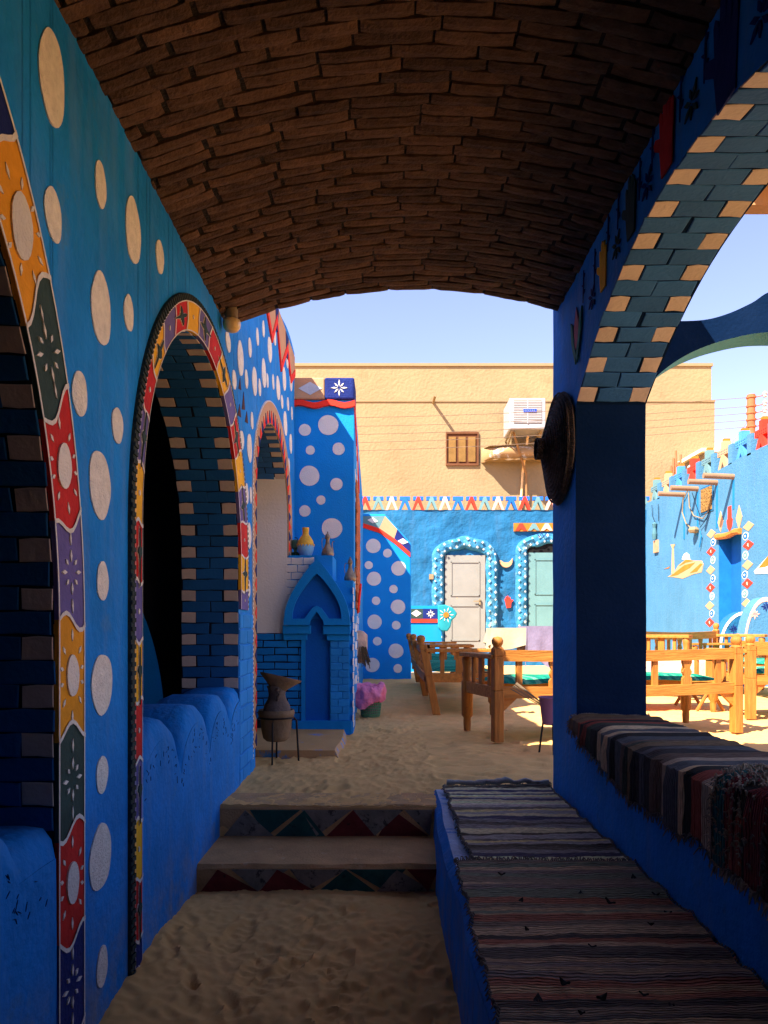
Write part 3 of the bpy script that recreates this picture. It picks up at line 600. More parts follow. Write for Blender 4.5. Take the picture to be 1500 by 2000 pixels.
# low platform with rugs
pl = thing('low_platform', 'low blue platform with a worn pale top edge beside the steps', 'platform', (.47, 1.2, -.3))
mb = MB(); ys = [-1.6+k*.062 for k in range(81)]
ys = [y for y in ys if y < 3.36]+[3.365]
def pf(y): e = .190+.018*nz(1, y, 2.2, 4); t = .0+wob(y, 3); return [(e-.012+.012*nz(2, y, 5, 1), y, -.5), (e+.004, y, -.03+wob(y, 2)), (e+.028, y, t), (XR+.003, y, t)]
for a, b in zip(ys[:-1], ys[1:]):
    A, B = pf(a), pf(b)
    for k in range(3): mb.poly([A[k], B[k], B[k+1], A[k+1]], 1 if k == 2 else 0)
A = pf(ys[-1]); mb.poly([A[0], A[1], A[2], A[3], (XR, ys[-1], -.5)])
mb.build('platform_body', [blue, pale], pl)
def fringe(mb, p, dirv, n, l, rd, r=.0022):
    for i in range(n):
        q = Vector(p(i/(n-1))); d_ = (Vector(dirv)+Vector((rd.uniform(-.6, .6), rd.uniform(-.4, .4), rd.uniform(-.1, .5)))).normalized()*l*rd.uniform(.5, 1.2)
        mb.tube([q, q+d_*.5+Vector((0, 0, .004)), q+d_+Vector((0, 0, -.004))], [r, r*.9, r*.5], 4)
def floor_rug(label, y0, y1, xl, xr, m, sd, zt, fr):
    o = thing('rag_rug', label, 'rug', ((xl(.5)+xr(.5))/2, (y0+y1)/2, 0)); rd = random.Random(sd); nu, nv = 150, 44
    def f(a, b, off=0):
        y = y0+(y1-y0)*a; l, r = xl(a), xr(a); l += .012*nz(3, y, 14, sd)+.006*nz(3, y, 60, sd); r += .010*nz(5, y, 14, sd); x = l+(r-l)*b
        z = zt+.010*nz(x*.6, y*3, 3, sd)+.016*max(0, nz(x*.8+y*.5, y*5, 2.2, sd+3))**1.3+.004*nz(x*.25, y, 60, sd)+.002*nz(x, y, 90, sd)
        for yc, am in fr: z += am*math.exp(-((y-yc-.012*nz(x, yc, 5, 2))/.018)**2)
        if x < .20: z -= min(.05, (.20-x)*1.3)
        return (x, y, z+off)
    mb = MB().grid(f, nu, nv).grid(lambda a, b: f(a, b, -.012), nu, nv)
    for e in (0, 1): mb.grid(lambda a, b, e=e: f(a, e, -.012*b), nu, 1); mb.grid(lambda a, b, e=e: f(e, a, -.012*b), nv, 1)
    body = mb.build('rug_weave', m, o, smooth=True)
    fm = MB(); fringe(fm, lambda q: f(1, q), (0, 1, 0), 90, .022, rd); fringe(fm, lambda q: f(0, q), (0, -1, 0), 90, .022, rd); fringe(fm, lambda q: f(q, 0), (-1, 0, 0), 240, .012, rd); fringe(fm, lambda q: f(q, 1), (1, 0, 0), 200, .008, rd)
    fm.build('fringe', rag_f, o, kind='stuff'); return o
rag_f = mat('rag_fringe', (126, 114, 102), var=.4, ns=30)
rA = rugmat('rag_rug_blue_grey', [(160, 146, 126), (104, 102, 108), (66, 62, 60), (186, 166, 138), (118, 116, 122), (80, 76, 76), (150, 144, 142), (64, 62, 82), (166, 142, 110)], 34, 3.3, bright=2.6)
rB = rugmat('rag_rug_brown_grey', [(112, 98, 88), (92, 84, 80), (126, 112, 100), (70, 66, 68), (108, 74, 66), (84, 90, 84), (120, 106, 92), (58, 54, 56), (92, 84, 86), (122, 102, 86)], 40, 8.1, bright=2.8)
rC = rugmat('rag_rug_dark', [(66, 56, 54), (40, 38, 42), (108, 98, 92), (36, 34, 36), (92, 48, 44), (56, 58, 66), (128, 114, 98), (46, 50, 48), (76, 64, 54), (30, 30, 32)], 24, 1.7, bright=3.0)
floor_rug('blue grey striped rag rug on the platform end next to the sandy yard', 2.24, 3.34, lambda a: .262, lambda a: .728, rA, 5, .020, ((3.3, .014), (2.72, .010), (2.26, .008)))
floor_rug('brown grey striped rag rug strewn with dry leaves on the low platform', .3, 2.235, lambda a: .19+.02*a, lambda a: .735, rB, 9, .024, ((2.2, .008), (2.0, .008), (1.80, .006), (1.5, .006)))
mb = MB()
rm2 = thing('crumpled_rag', 'pale crumpled rag end lying along the top of the blue grey rug', 'rag', (.45, 3.33, .03))
mb.tube([(.27+.46*k/26, 3.335+.022*nz(k*.37, 1, 1, 3), .034+.018*abs(nz(k*.41, 2, 1, 8))) for k in range(27)], [.009+.010*abs(nz(k*.6, 3, 1, 5)) for k in range(27)], 8); mb.build('rag_body', mat('pale_rag', (176, 166, 158), var=.25, ns=30, bump=.8, bs=60), rm2, smooth=True)
rd = random.Random(21)
for k in range(16):
    x, y = rd.uniform(.27, .70), rd.uniform(1.3, 2.15); a = rd.uniform(0, 6.28); s = rd.uniform(.006, .014)
    o = MB().grid(lambda u, v: ((u-.5)*2*s, (v-.5)*s*math.sin(PI*min(.98, max(.05, u)))*1.3, .25*s*math.cos((v-.5)*4)+s*1.1*(u-.5)**2+.12*s*math.sin(u*9)), 6, 4).build('dry_leaf', leafm, smooth=True, label='small curled dark dry leaf lying on the brown grey rug', cat='leaf', group='dry leaves on the rug')
    o.location = (x, y, .034); o.rotation_euler = (rd.uniform(-.3, .3), rd.uniform(-.3, .3), a)
# rugs over the sill
def sill_rug(label, y0, y1, m, sd, hang, zt, shag=0):
    o = thing('draped_rug', label, 'rug', (.87, (y0+y1)/2, .375)); nu, nv = 120, 60; x1 = XR+.275+.02
    def f(a, b, off=0):
        y = y0+(y1-y0)*a; h = hang(a)+.02*nz(1, y, 9, sd)+.008*nz(1, y, 40, sd); tot = (x1-XR+.02)+h; s = b*tot; top = x1-(XR-.012)
        fold = .018*nz(y*1.2, .1, 9, sd)+.007*nz(y, .3, 30, sd)
        if s < top: x = x1-s; z = zt-.004+.012*abs(nz(x*.5+y*.3, y*2.2, 6, sd))+.018*max(0, nz(x*.5, y*5, 2.3, sd+1)); e = max(0, (s-top+.05)/.05); z -= .012*e*e; x += .02*nz(3, y, 12, sd)*(1-min(1, s/.1))
        else: q = s-top; x = XR-.018-abs(fold)*min(1, q/.05)*1.3-.004; z = zt-.012-q
        return (x, y+.004*nz(x, z, 20, sd), z+off)
    mb = MB().grid(f, nu, nv).grid(lambda a, b: tuple(Vector(f(a, b))+Vector((.008, 0, -.009))), nu, nv)
    for e in (0, 1): mb.grid(lambda a, b, e=e: tuple(Vector(f(a, e))+Vector((.008, 0, -.009))*b), nu, 1); mb.grid(lambda a, b, e=e: tuple(Vector(f(e, a))+Vector((.008, 0, -.009))*b), nv, 1)
    mb.build('rug_weave', m, o, smooth=True); rd = random.Random(sd)
    fm = MB(); fringe(fm, lambda q: f(q, 1), (-.1, 0, -1), 260, .022, rd); fringe(fm, lambda q: f(1, q), (0, 1, .1), 110, .02, rd); fringe(fm, lambda q: f(0, q), (0, -1, .1), 110, .02, rd)
    if shag:
        for i in range(420):
            p = Vector(f(.80+.2*rd.random() if rd.random() < .6 else rd.random()*.98, rd.random()*.97)); fringe(fm, lambda q, p=p: p, (0, 0, .4), 2, .016, rd)
    fm.build('fringe', [rag_f, mat('rag_shag', (170, 152, 130), var=.5, ns=14)][shag], o, kind='stuff')
sill_rug('dark striped rag rug draped over the sill from the blue pillar', 1.42, 2.93, rC, 3, lambda a: .14-.11*max(0, (a-.55)/.45), .386)
sill_rug('thick shaggy rag rug heaped over the sill on top of the dark striped rug', 1.02, 1.62, rugmat('rag_rug_shaggy', [(60, 52, 50), (96, 86, 78), (40, 84, 92), (34, 32, 34), (92, 44, 50), (120, 110, 96), (48, 46, 50)], 20, 5.5, bright=2), 14, lambda a: .20-.03*a, .412, 1)

# ------------------------------------------------------------------ stepped niche block at the end of the arcade
BY = 5.25; fB = onY(BY)
nb = thing('niche_block', 'blue stepped masonry block with a pointed niche and painted bricks', 'masonry', (-.48, BY, 0))
blk = MB().prism([(XL-.01, -.05), (-.238, -.05), (-.238, 1.072), (-.382, 1.072), (-.382, 1.25), (XL-.01, 1.25)], fB, -.40, -.0)
blk.build('stepped_body', blue2, nb)
def pb(px, py): return P(px, py, BY)
for r in range(6):
    z = 1.235-r*.053; e = [-.715, -.63, -.55, -.43] if r % 2 else [-.715, -.675, -.59, -.51]; e = [v for v in e if v < -.50+.0*r or r < 1]
    e = [v for v in e if v < -.43-.03*r+.0]
    for a, b in zip(e[:-1], e[1:]): brick_at(nb, whitew, ((a+b)/2, BY, z-.026), Vector((1, 0, 0)), Vector((0, 0, 1)), Vector((0, -1, 0)), b-a-.004, .049, .006)
for r in range(12):
    z = .70-r*.051; e = [-.965, -.87, -.70, -.575] if r % 2 else [-.965, -.92, -.79, -.62, -.575]
    for a, b in zip(e[:-1], e[1:]): brick_at(nb, brickblue, ((a+b)/2, BY-.016, z-.026), Vector((1, 0, 0)), Vector((0, 0, 1)), Vector((0, -1, 0)), b-a-.007, .044, .008)
    e = [-.395, -.34, -.262] if r % 2 else [-.395, -.31, -.262]
    for a, b in zip(e[:-1], e[1:]): brick_at(nb, ltblue, ((a+b)/2, BY-.030, z-.03), Vector((1, 0, 0)), Vector((0, 0, 1)), Vector((0, -1, 0)), b-a-.004, .048, .006)
MB().box(-.968, -.572, BY-.014, BY+.01, .08, .70).build('joint_panel', dkjoint, nb)
MB().box(-.398, -.258, BY-.03, BY, .08, .70).build('pier', blue2, nb)
MB().box(-.60, -.572, BY-.034, BY-.01, .08, .70).build('niche_edge', blue2, nb)
MB().box(-.572, -.398, BY-.003, BY+.002, .08, .80).build('niche_back', mat('niche_blue', (4, 96, 184), var=.06), nb)
# pointed canopy with recessed panel
def lanc(cx, hw, z0, z1, n=14, p=.72): return [(cx-hw*(1-(k/n))**p*(1+.22*math.sin(PI*k/n)), z0+(z1-z0)*k/n) for k in range(n)]+[(cx, z1)]+[(cx+hw*(1-(k/n))**p*(1+.22*math.sin(PI*k/n)), z0+(z1-z0)*k/n) for k in range(n-1, -1, -1)]
cx = -.487; zb = pb(0, 1221)[1]; zt = pb(0, 1094)[1]; outer = lanc(cx, .232, zb, zt); zi = pb(0, 1122)[1]
n_ = [(cx-.05, zb), (cx-.045, zb+.02), (cx, pb(0, 1193)[1]), (cx+.045, zb+.02), (cx+.05, zb)]
inn = lanc(cx, .172, zb+.045, zi); notch = [(cx-.085, zb+.045), (cx-.03, zb+.12), (cx, zb+.135), (cx+.03, zb+.12), (cx+.085, zb+.045)]
def ringpoly(mb, A, Bp, fn, w0, w1):      # frame between two closed outlines of equal count
    n = len(A)
    for k in range(n):
        a, b, c, d_ = A[k], A[(k+1) % n], Bp[(k+1) % n], Bp[k]
        mb.poly([fn(*a, w1), fn(*b, w1), fn(*c, w1), fn(*d_, w1)]); mb.poly([fn(*a, w0), fn(*b, w0), fn(*b, w1), fn(*a, w1)]); mb.poly([fn(*d_, w0), fn(*c, w0), fn(*c, w1), fn(*d_, w1)])
mb = MB(); half = len(outer)
ol = outer[:15]; il = inn[:15]; orr = outer[14:]; irr = inn[14:]
for A_, B_ in ((ol, il), (orr, irr)):
    for k in range(len(A_)-1):
        mb.poly([fB(*A_[k], .075), fB(*A_[k+1], .075), fB(*B_[k+1], .075), fB(*B_[k], .075)]); mb.poly([fB(*A_[k], 0), fB(*A_[k+1], 0), fB(*A_[k+1], .075), fB(*A_[k], .075)]); mb.poly([fB(*B_[k], .03), fB(*B_[k+1], .03), fB(*B_[k+1], .075), fB(*B_[k], .075)])
base = [outer[0], (cx-.05, zb), (cx-.045, zb+.03), (cx, zb+.095), (cx+.045, zb+.03), (cx+.05, zb), outer[-1], inn[-1], notch[4], notch[3], notch[2], notch[1], notch[0], inn[0]]
mb.prism(base, fB, .03, .0752)
mb.build('pointed_canopy', blue2, nb)
MB().prism(inn, fB, .005, .032).build('recessed_panel', mat('niche_blue', (4, 96, 184)), nb)
for a, b, y0, y1, dp in ((554, 608, 1221, 1238, .060), (555, 601, 1238, 1250, .046), (632, 685, 1222, 1239, .060), (639, 684, 1239, 1251, .046)):
    x0, z1_ = pb(a, y0); x1, z0_ = pb(b, y1); bevel(MB().box(x0, x1, BY-dp, BY, z0_, z1_-.002).build('corbel', blue2, nb), .004)
MB().box(-.66, -.245, BY-.05, BY, -.03, .085).build('plinth', blue2, nb)
for r in range(20):                                                   # white painted bricks on the block's side
    brick_at(nb, whitew, (-.238, BY+.02+.06*(r % 2), 1.0-r*.05), Vector((0, 1, 0)), Vector((0, 0, 1)), Vector((1, 0, 0)), .10, .045, .005)
sb = thing('sandy_slab', 'low sand dusted slab with blue edges in front of the niche', 'slab', (-.49, 4.6, 0))
mb = MB(); sy = [4.28+.1*k for k in range(11)]
def sp_(y): o = .02*nz(0, y, 3, 5); return [(XL-.28, y, -.05), (XL-.28, y, .030), (-.29+o, y, .026+.006*nz(0, y, 9)), (-.255+o, y, -.05)]
for a, b in zip(sy[:-1], sy[1:]):
    A, B = sp_(a), sp_(b)
    for k in range(3): mb.poly([A[k], B[k], B[k+1], A[k+1]], 1 if k == 2 else 0)
mb.poly(sp_(sy[0]), 1); mb.build('slab_body', [mat('slab_sand', (202, 154, 96), var=.08, ns=4, bump=.5, bs=200, wear=((60, 140, 214), 5, .60, .75)), mat('slab_edge', (90, 150, 205), var=.2, ns=8, wear=((202, 154, 96), 8, .44, .95))], sb)
# pier with dots behind the block
PY = 5.66; fP = onY(PY)
pr = thing('dotted_pier', 'tall blue pier with white dots and a patterned red edged cap', 'pier', (-.5, 8, 0))
mb = MB(); za = 2.60
v4 = [(XL-1.9, PY), (-.25, PY), (-.355, 11.3), (XL-1.9, 11.3)]
mb.poly([(x, y, -.1) for x, y in v4]); mb.poly([(x, y, za) for x, y in v4])
for k in range(4): a, b = v4[k], v4[(k+1) % 4]; mb.poly([(a[0], a[1], -.1), (b[0], b[1], -.1), (b[0], b[1], za), (a[0], a[1], za)])
bevel(mb.build('pier_body', blue2, pr), .015)
for cx_, cy_, dw in ((698, 1035, 84), (861, 1001, 140), (736, 1176, 64), (933, 1167, 86), (730, 1355, 140), (918, 1413, 86), (810, 1524, 64), (698, 1600, 80)):
    x, z = P(400+.28*cx_, 550+.28*cy_, PY); r = dw*.28*PY/F/2; MB().prism(disc(x, z, r, r, 24, .02), fP, -.002, .003).build('dot', white, pr)
for cx_, cy_, dw in ((758, 297, 145),):
    x, z = P(440+.275*cx_, 950+.275*cy_, PY); r = dw*.275*PY/F/2; MB().prism(disc(x, z, r, r, 24, .02), fP, -.002, .003).build('dot', white, pr)
capx = [(XL-.02, -.47, peach), (-.47, -.245, navy)]
for x0, x1, m in capx: bevel(MB().box(x0, x1, PY-.025, PY+.3, 2.475, 2.64).build('cap_panel', m, pr), .012)
x, z = -.58, 2.555; MB().prism([(x-.09, z), (x, z-.05), (x+.09, z), (x, z+.05)], onY(PY-.025), -.001, .004).build('diamond', mat('pale_grey_paint', (178, 190, 200)), pr)
mb = MB(); star(mb, onY(PY-.025), -.36, 2.56, .065, 8, -.001, .004, .006); mb.build('star_motif', white, pr)
rx = [(XL-.02+k*.04, 2.46+.012*math.sin(k*1.1)) for k in range(13)]
MB().prism(rx+[(u, v-.042) for u, v in reversed(rx)], onY(PY), -.001, .03).build('red_band', scarlet, pr)
fs = lambda u, v, w_: (-.25-(u-PY)*.0186+w_, u, v)
for k in range(16): y, z = random.uniform(5.8, 7.4), .9+k*.1; MB().prism(disc(y, z, .10, .05, 14), fs, -.002, .004).build('dot', white, pr)
MB().prism([(5.70, 2.49), (7.6, 2.2), (7.6, 2.12), (5.7, 2.43)], fs, -.001, .01).build('red_band', scarlet, pr)
sw_ = MB().prism([(6.1, .9), (7.6, .9), (7.6, 2.1), (6.5, 2.0), (6.1, 1.7)], fs, -.001, .006).build('brick_jamb', mortar, pr)
for r in range(16):
    for c_ in range(6): brick_at(pr, rbrick, fs(6.2+c_*.235+(.1 if r % 2 else 0), .93+r*.068, .007), Vector((0, 1, 0)), Vector((0, 0, 1)), Vector((1, 0, 0)), .22, .058, .01)
for r in range(9):
    for c_ in range(4): brick_at(pr, whitew if (r+c_) % 2 else ltblue, fs(6.0+c_*.3, .25+r*.07, .003), Vector((0, 1, 0)), Vector((0, 0, 1)), Vector((1, 0, 0)), .28, .062, .008)
# lower wing wall with sloping patterned top
WY = 11.1; fW = onY(WY)
ww = thing('dotted_wing_wall', 'low blue wing wall with white dots and a sloping patterned top', 'wall', (0, WY, 0))
def pw(px, py): return P(px, py, WY)
wt = [pw(700, 1003), pw(752, 1004), pw(803, 1061)]
bevel(MB().prism([(wt[0][0], -.1), (wt[2][0], -.1), wt[2], wt[1], wt[0]], fW, -.25, 0).build('wall_body', blue2, ww), .02)
for cx_, cy_, dw in ((1051, 423, 103), (1152, 474, 62), (1019, 559, 58), (1231, 582, 104), (1056, 656, 101), (1195, 729, 60), (1071, 812, 60), (1227, 855, 103), (1060, 962, 103), (1214, 986, 62), (1080, 1099, 62), (1212, 1168, 105), (1044, 1268, 103), (1225, 1293, 62)):
    x, z = pw(440+.275*cx_, 950+.275*cy_); r = dw*.275*WY/F/2; MB().prism(disc(x, z, r, r, 24, .02), fW, -.002, .004).build('dot', white, ww)
q = [pw(706, 1008), pw(752, 1008), pw(776, 1034), pw(801, 1063)]; qb = [pw(706, 1021), pw(741, 1032), pw(770, 1052), pw(801, 1079)]
for k, m in enumerate((greyg, peach, navy)): MB().prism([q[k], q[k+1], qb[k+1], qb[k]], fW, -.001, .006).build('cap_panel', m, ww)
for (px, py) in ((728, 1017), (787, 1058)): x, z = pw(px, py); MB().prism([(x-.08, z+.01), (x, z-.04), (x+.08, z-.01), (x, z+.05)], fW, 0, .012).build('diamond', white, ww)
MB().prism(qb+[(u, v-.07) for u, v in reversed(qb)], fW, -.001, .012).build('red_band', scarlet, ww)
ochre = mat('sun_ochre_paint', (172, 106, 30), var=.15)
# ------------------------------------------------------------------ back wall of the courtyard
KY = 15.1; fK = onY(KY)
def pk(px, py): return P(px, py, KY)
bw = thing('courtyard_back_wall', 'rough blue courtyard wall with two starry door surrounds and a frieze', 'wall', (3, KY, 0))
ztop = pk(0, 996)[1]
mb = MB(); x0, x1 = pk(690, 0)[0], 5.4
def bwf(a, b): x = x0+(x1-x0)*a; z = -.1+(ztop+.1)*b; return (x, KY+.035*nz(x, z, 2.2, 4)*1.0+.018*nz(x, z, 6, 8), z)
mb.grid(bwf, 150, 70); mb.box(x0, x1, KY+.08, KY+.4, -.1, ztop-.02); mb.grid(lambda a, b: (x0+(x1-x0)*a, KY-.01+.3*b, ztop+.012*nz(a*60, 0, 1, 3)), 150, 1)
mb.build('wall_body', courtblue, bw, smooth=True)
fz0, fz1 = ztop, pk(0, 970)[1]; cl4 = [scarlet, greyg, pinkp, mat('royal_blue_paint', (24, 96, 190))]
def vee(x, z0, z1, m, fn, sp=.10, wd=.048, name='frieze_chevron', w1=.0, w0=-.10):
    MB().prism([(x-sp-wd/2, z0), (x-sp+wd/2, z0), (x, z1-.10), (x+sp-wd/2, z0), (x+sp+wd/2, z0), (x+wd*.55, z1), (x-wd*.55, z1)], fn, w0, w1).build(name, m, bw)
k = 0; px = 713
while px < 1262: x = pk(px, 0)[0]; vee(x, fz0, fz1, cl4[k % 4], fK); k += 1; px += 26
for k in range(22): a, b = pk(700+26*k+3, 0)[0], pk(700+26*k+23, 0)[0]; MB().box(a, b, KY+.01, KY+.09, fz1-.07, fz1+.005).build('frieze_bar', cl4[3], bw)
for k in range(4): vee(pk(1017+25*k, 0)[0], pk(0, 1037)[1], pk(0, 1023)[1], cl4[k % 4], fK, .09, .06, w0=-.02, w1=.05)
MB().box(pk(1003, 0)[0], pk(1100, 0)[0], KY-.035, KY, pk(0, 1038)[1], pk(0, 1022)[1]).build('frieze_panel', ochre, bw)
def door_surround(pxl, pxr, pyt, pyb, rw, rnd, door, dl, dr, dt, m):
    xl, zt_ = pk(pxl, pyt); xr, zb_ = pk(pxr, pyb); xl += rw/2; xr -= rw/2; zt_ -= rw/2; r = rnd
    path = [(xl, zb_+(zt_-r-zb_)*k/14) for k in range(15)]+[(xl+r-r*math.cos(PI/2*k/8), zt_-r+r*.7*math.sin(PI/2*k/8)) for k in range(1, 9)]
    path += [(xl+r+(xr-xl-2*r)*k/8, zt_-.3*r+.05*math.sin(PI*k/8)) for k in range(1, 8)]
    path += [(xr-r+r*math.sin(PI/2*k/8), zt_-r+r*.7*math.cos(PI/2*k/8)) for k in range(0, 9)]+[(xr, zt_-r-(zt_-r-zb_)*k/14) for k in range(1, 15)]
    L = plen(path); mb = MB()
    def f(a, b):
        s = a*L[-1]; p0, p1 = pat(path, L, max(0, s-.02)), pat(path, L, min(L[-1], s+.02)); t = Vector((p1[0]-p0[0], p1[1]-p0[1])).normalized(); c = pat(path, L, s)
        q = PI*b; wv_ = rw*.5*(1+.22*nz(s, 1, 4, pxl)); o = -math.cos(q)*wv_; h = math.sin(q)**.6*(.12+.05*nz(s, b, 6, pxl)) if 0 < b < 1 else -.03
        return (c[0]-t.y*o, KY-h, c[1]+t.x*o)
    mb.grid(f, 160, 10); o_ = mb.build('door_surround', mat('surround_blue', (46, 114, 150), var=.2, ns=5, bump=.8, bs=18, bd=.03, wear=((120, 160, 172), 4, .55, .8)), bw, smooth=True)
    mb = MB(); n = int(L[-1]/.15)
    for i in range(n):
        for sgn in (-1, 1):
            s = L[-1]*(i+.5+.25*sgn)/n; p0, p1 = pat(path, L, max(0, s-.02)), pat(path, L, min(L[-1], s+.02)); t = Vector((p1[0]-p0[0], p1[1]-p0[1])).normalized(); c = pat(path, L, s); off = sgn*rw*.24
            star(mb, onY(KY-.145), c[0]-t.y*off, c[1]+t.x*off, (.026+.012*((i*7+sgn) % 3)/2), 8, -.01, .006, .003, r0=0)
    mb.build('painted_stars', white, o_, kind='stuff')
    X0, ZT = pk(dl, dt); X1, ZB = pk(dr, pyb+4); d = MB().box(X0, X1, KY-.06, KY+.02, ZB, ZT).build('door', m, bw)
    for (a, b, c, e) in ((.14, .86, .56, .93), (.14, .86, .08, .46)): 
        mb = MB(); u0, u1, v0, v1 = X0+(X1-X0)*a, X0+(X1-X0)*b, ZB+(ZT-ZB)*c, ZB+(ZT-ZB)*e
        for q0, q1, q2, q3 in ((u0, u1, v0, v0+.02), (u0, u1, v1-.02, v1), (u0, u0+.02, v0, v1), (u1-.02, u1, v0, v1)): mb.box(q0, q1, KY-.075, KY-.06, q2, q3)
        mb.build('door_moulding', m, d)
    MB().box(X1-.13, X1-.10, KY-.11, KY-.06, (ZB+ZT)/2-.06, (ZB+ZT)/2+.06).box(X1-.24, X1-.10, KY-.11, KY-.095, (ZB+ZT)/2, (ZB+ZT)/2+.02).build('door_handle', beige2, d)
    return d
door_surround(843, 972, 1040, 1262, .25, .40, None, 869, 947, 1085, doorw)
d2 = door_surround(1006, 1135, 1037, 1262, .24, .30, None, 1032, 1110, 1080, doort)
MB().box(pk(1028, 0)[0], pk(1112, 0)[0], KY-.05, KY+.02, pk(0, 1080)[1], pk(0, 1058)[1]).build('dark_gap', blackm, bw)
mb = MB(); zx = [pk(1046+4.5*k, [1043, 1050][k % 2]) for k in range(5)]
for a, b in zip(zx[:-1], zx[1:]): mb.tube([(a[0], KY-.15, a[1]), (b[0], KY-.15, b[1])], .008, 5)
mb.build('scrawled_letter_w', navy, bw)
x, z = pk(988, 1100)
MB().prism([(x-.13+.02*0, z+.06)]+[(x+.13*math.cos(PI+PI*k/10), z+.05+.14*math.sin(PI+PI*k/10)) for k in range(1, 10)]+[(x+.13, z+.10)]+[(x+.10*math.cos(-PI*k/8)-.0, z+.07+.06*math.sin(-PI*k/8)) for k in range(1, 8)], fK, -.02, .05).build('painted_moon', peach, bw)
x, z = pk(992, 1176); MB().prism(hand(x, z, .23, .15), fK, -.02, .05).build('painted_hand', scarlet, bw)
MB().box(*[pk(838, 0)[0], pk(846, 0)[0]], KY-.12, KY, pk(0, 1132)[1], pk(0, 1122)[1]).build('switch_box', beige2, bw)
# mosaic bench with scroll end
sbn = thing('scroll_end_bench', 'built-in bench with patterned back and turquoise flower scroll end', 'bench', (.8, 13, 0))
SY = 13.0; fS = onY(SY)
def ps(px, py): return P(px, py, SY)
MB().box(ps(800, 0)[0], ps(862, 0)[0], SY, SY+1.3, -.05, ps(0, 1183)[1]).build('bench_back', blue2, sbn)
for a, b, m in ((801, 826, dgreen), (826, 854, navy)): MB().box(ps(a, 0)[0], ps(b, 0)[0], SY-.012, SY, ps(0, 1208)[1], ps(0, 1189)[1]).build('pattern_panel', m, sbn)
x, z = ps(813, 1198); MB().prism([(x-.09, z), (x, z-.06), (x+.09, z), (x, z+.06)], fS, .01, .018).build('diamond', white, sbn)
mb = MB(); x, z = ps(841, 1199); star(mb, fS, x, z, .08, 8, .01, .018); mb.build('star_motif', white, sbn)
MB().box(ps(801, 0)[0], ps(854, 0)[0], SY-.02, SY, ps(0, 1216)[1], ps(0, 1209)[1]).build('red_band', scarlet, sbn)
sp = [ps(*q) for q in ((855, 1182), (870, 1181), (884, 1187), (893, 1198), (889, 1206), (882, 1212), (880, 1224), (874, 1233), (862, 1233), (855, 1226))]
bevel(MB().prism(sp, fS, -.5, .03).build('scroll_end', tealp, sbn), .02)
x, z = ps(871, 1201); MB().prism(disc(x, z, .05, .05), fS, .025, .045).build('flower_centre', ochre, sbn)
mb = MB(); star(mb, fS, x, z, .14, 10, .028, .036, .008, r0=.4); mb.build('flower_rays', white, sbn)
# ------------------------------------------------------------------ right courtyard wall
RX = 5.28; fQ = onX(RX, -1)
def pq(px, py): return WP(px, py, RX)
rcw = thing('painted_courtyard_wall', 'sunlit pale blue courtyard wall with painted diamonds, door and open-work parapet', 'wall', (RX, 11, 0))
zr = .72+2.56
do0, do1, dz = 11.05, 11.80, pq(1410, 1042)[1]
strip_wall([7.2, KY+.1], None, lambda u: zr+.02*math.sin(u*3), [(do0, do1, lambda u: dz)], -.35, 0, fQ, -.1).build('wall_body', [skyblue, mat('door_reveal_blue', (10, 104, 176))], rcw)
MB().box(RX+.20, RX+.25, do0, do1, -.05, dz).build('blue_door', mat('door_blue', (6, 92, 172), var=.08), rcw)
MB().box(RX+.15, RX+.2, do0+.08, do0+.11, .9, 1.15).build('door_handle', beige2, rcw)
MB().tube([(RX-.02, do0-.02+.04*k*5, dz-.05+.015*math.sin(k*2)) for k in range(5)], .05, 7).build('driftwood_lintel', wood, rcw)
seqL = [(797, 1100, 0), (818, 1195, 1), (795, 1297, 2), (815, 1392, 3), (790, 1505, 0), (815, 1600, 1), (788, 1702, 2), (805, 1797, 3), (780, 1902, 0), (803, 1990, 1), (780, 2090, 2)]
seqR = [(1213, 1015, 0), (1180, 1127, 1), (1210, 1225, 2), (1178, 1340, 3), (1203, 1447, 0), (1172, 1560, 1), (1200, 1655, 2), (1172, 1770, 3), (1195, 1878, 0)]
for (a, b, t) in seqL+seqR:
    d, z = pq(1250+.175*a, 850+.175*b); m = [peach, cl4[3], scarlet, greyg][t]
    if t in (0, 2):
        o = MB().prism([(d-.165, z), (d, z-.075), (d+.165, z), (d, z+.075)], fQ, -.002, .006).build('painted_diamond', m, rcw)
        if t == 2: mb = MB(); star(mb, fQ, d, z, .03, 6, .005, .01); mb.build('star_motif', white, o)
    else:
        o = MB().prism(disc(d, z, .085, .062), fQ, -.002, .005).build('painted_circle', white, rcw); MB().prism(disc(d, z, .07, .05), fQ, .004, .008).build('ring', m, o); MB().prism(disc(d, z, .02, .016), fQ, .007, .011).build('centre', white, o)
for a, b, m, hw_, hh in ((902, 965, peach, .10, .17), (1108, 920, peach, .10, .19), (1003, 930, scarlet, .09, .19)):
    d, z = pq(1250+.175*a, 850+.175*b)
    if m is scarlet: p_ = [(d-hw_*.6, z+hh), (d+hw_*.6, z+hh), (d+hw_*.7, z), (d+hw_*1.1, z-.02), (d+hw_*.8, z-hh*.7), (d, z-hh*1.05), (d-hw_*.8, z-hh*.7), (d-hw_*1.1, z-.02), (d-hw_*.7, z)]
    else: p_ = [(d-hw_, z), (d, z-hh), (d+hw_, z), (d, z+hh)]
    MB().prism(p_, fQ, -.002, .006).build('painted_spearhead', m, rcw)
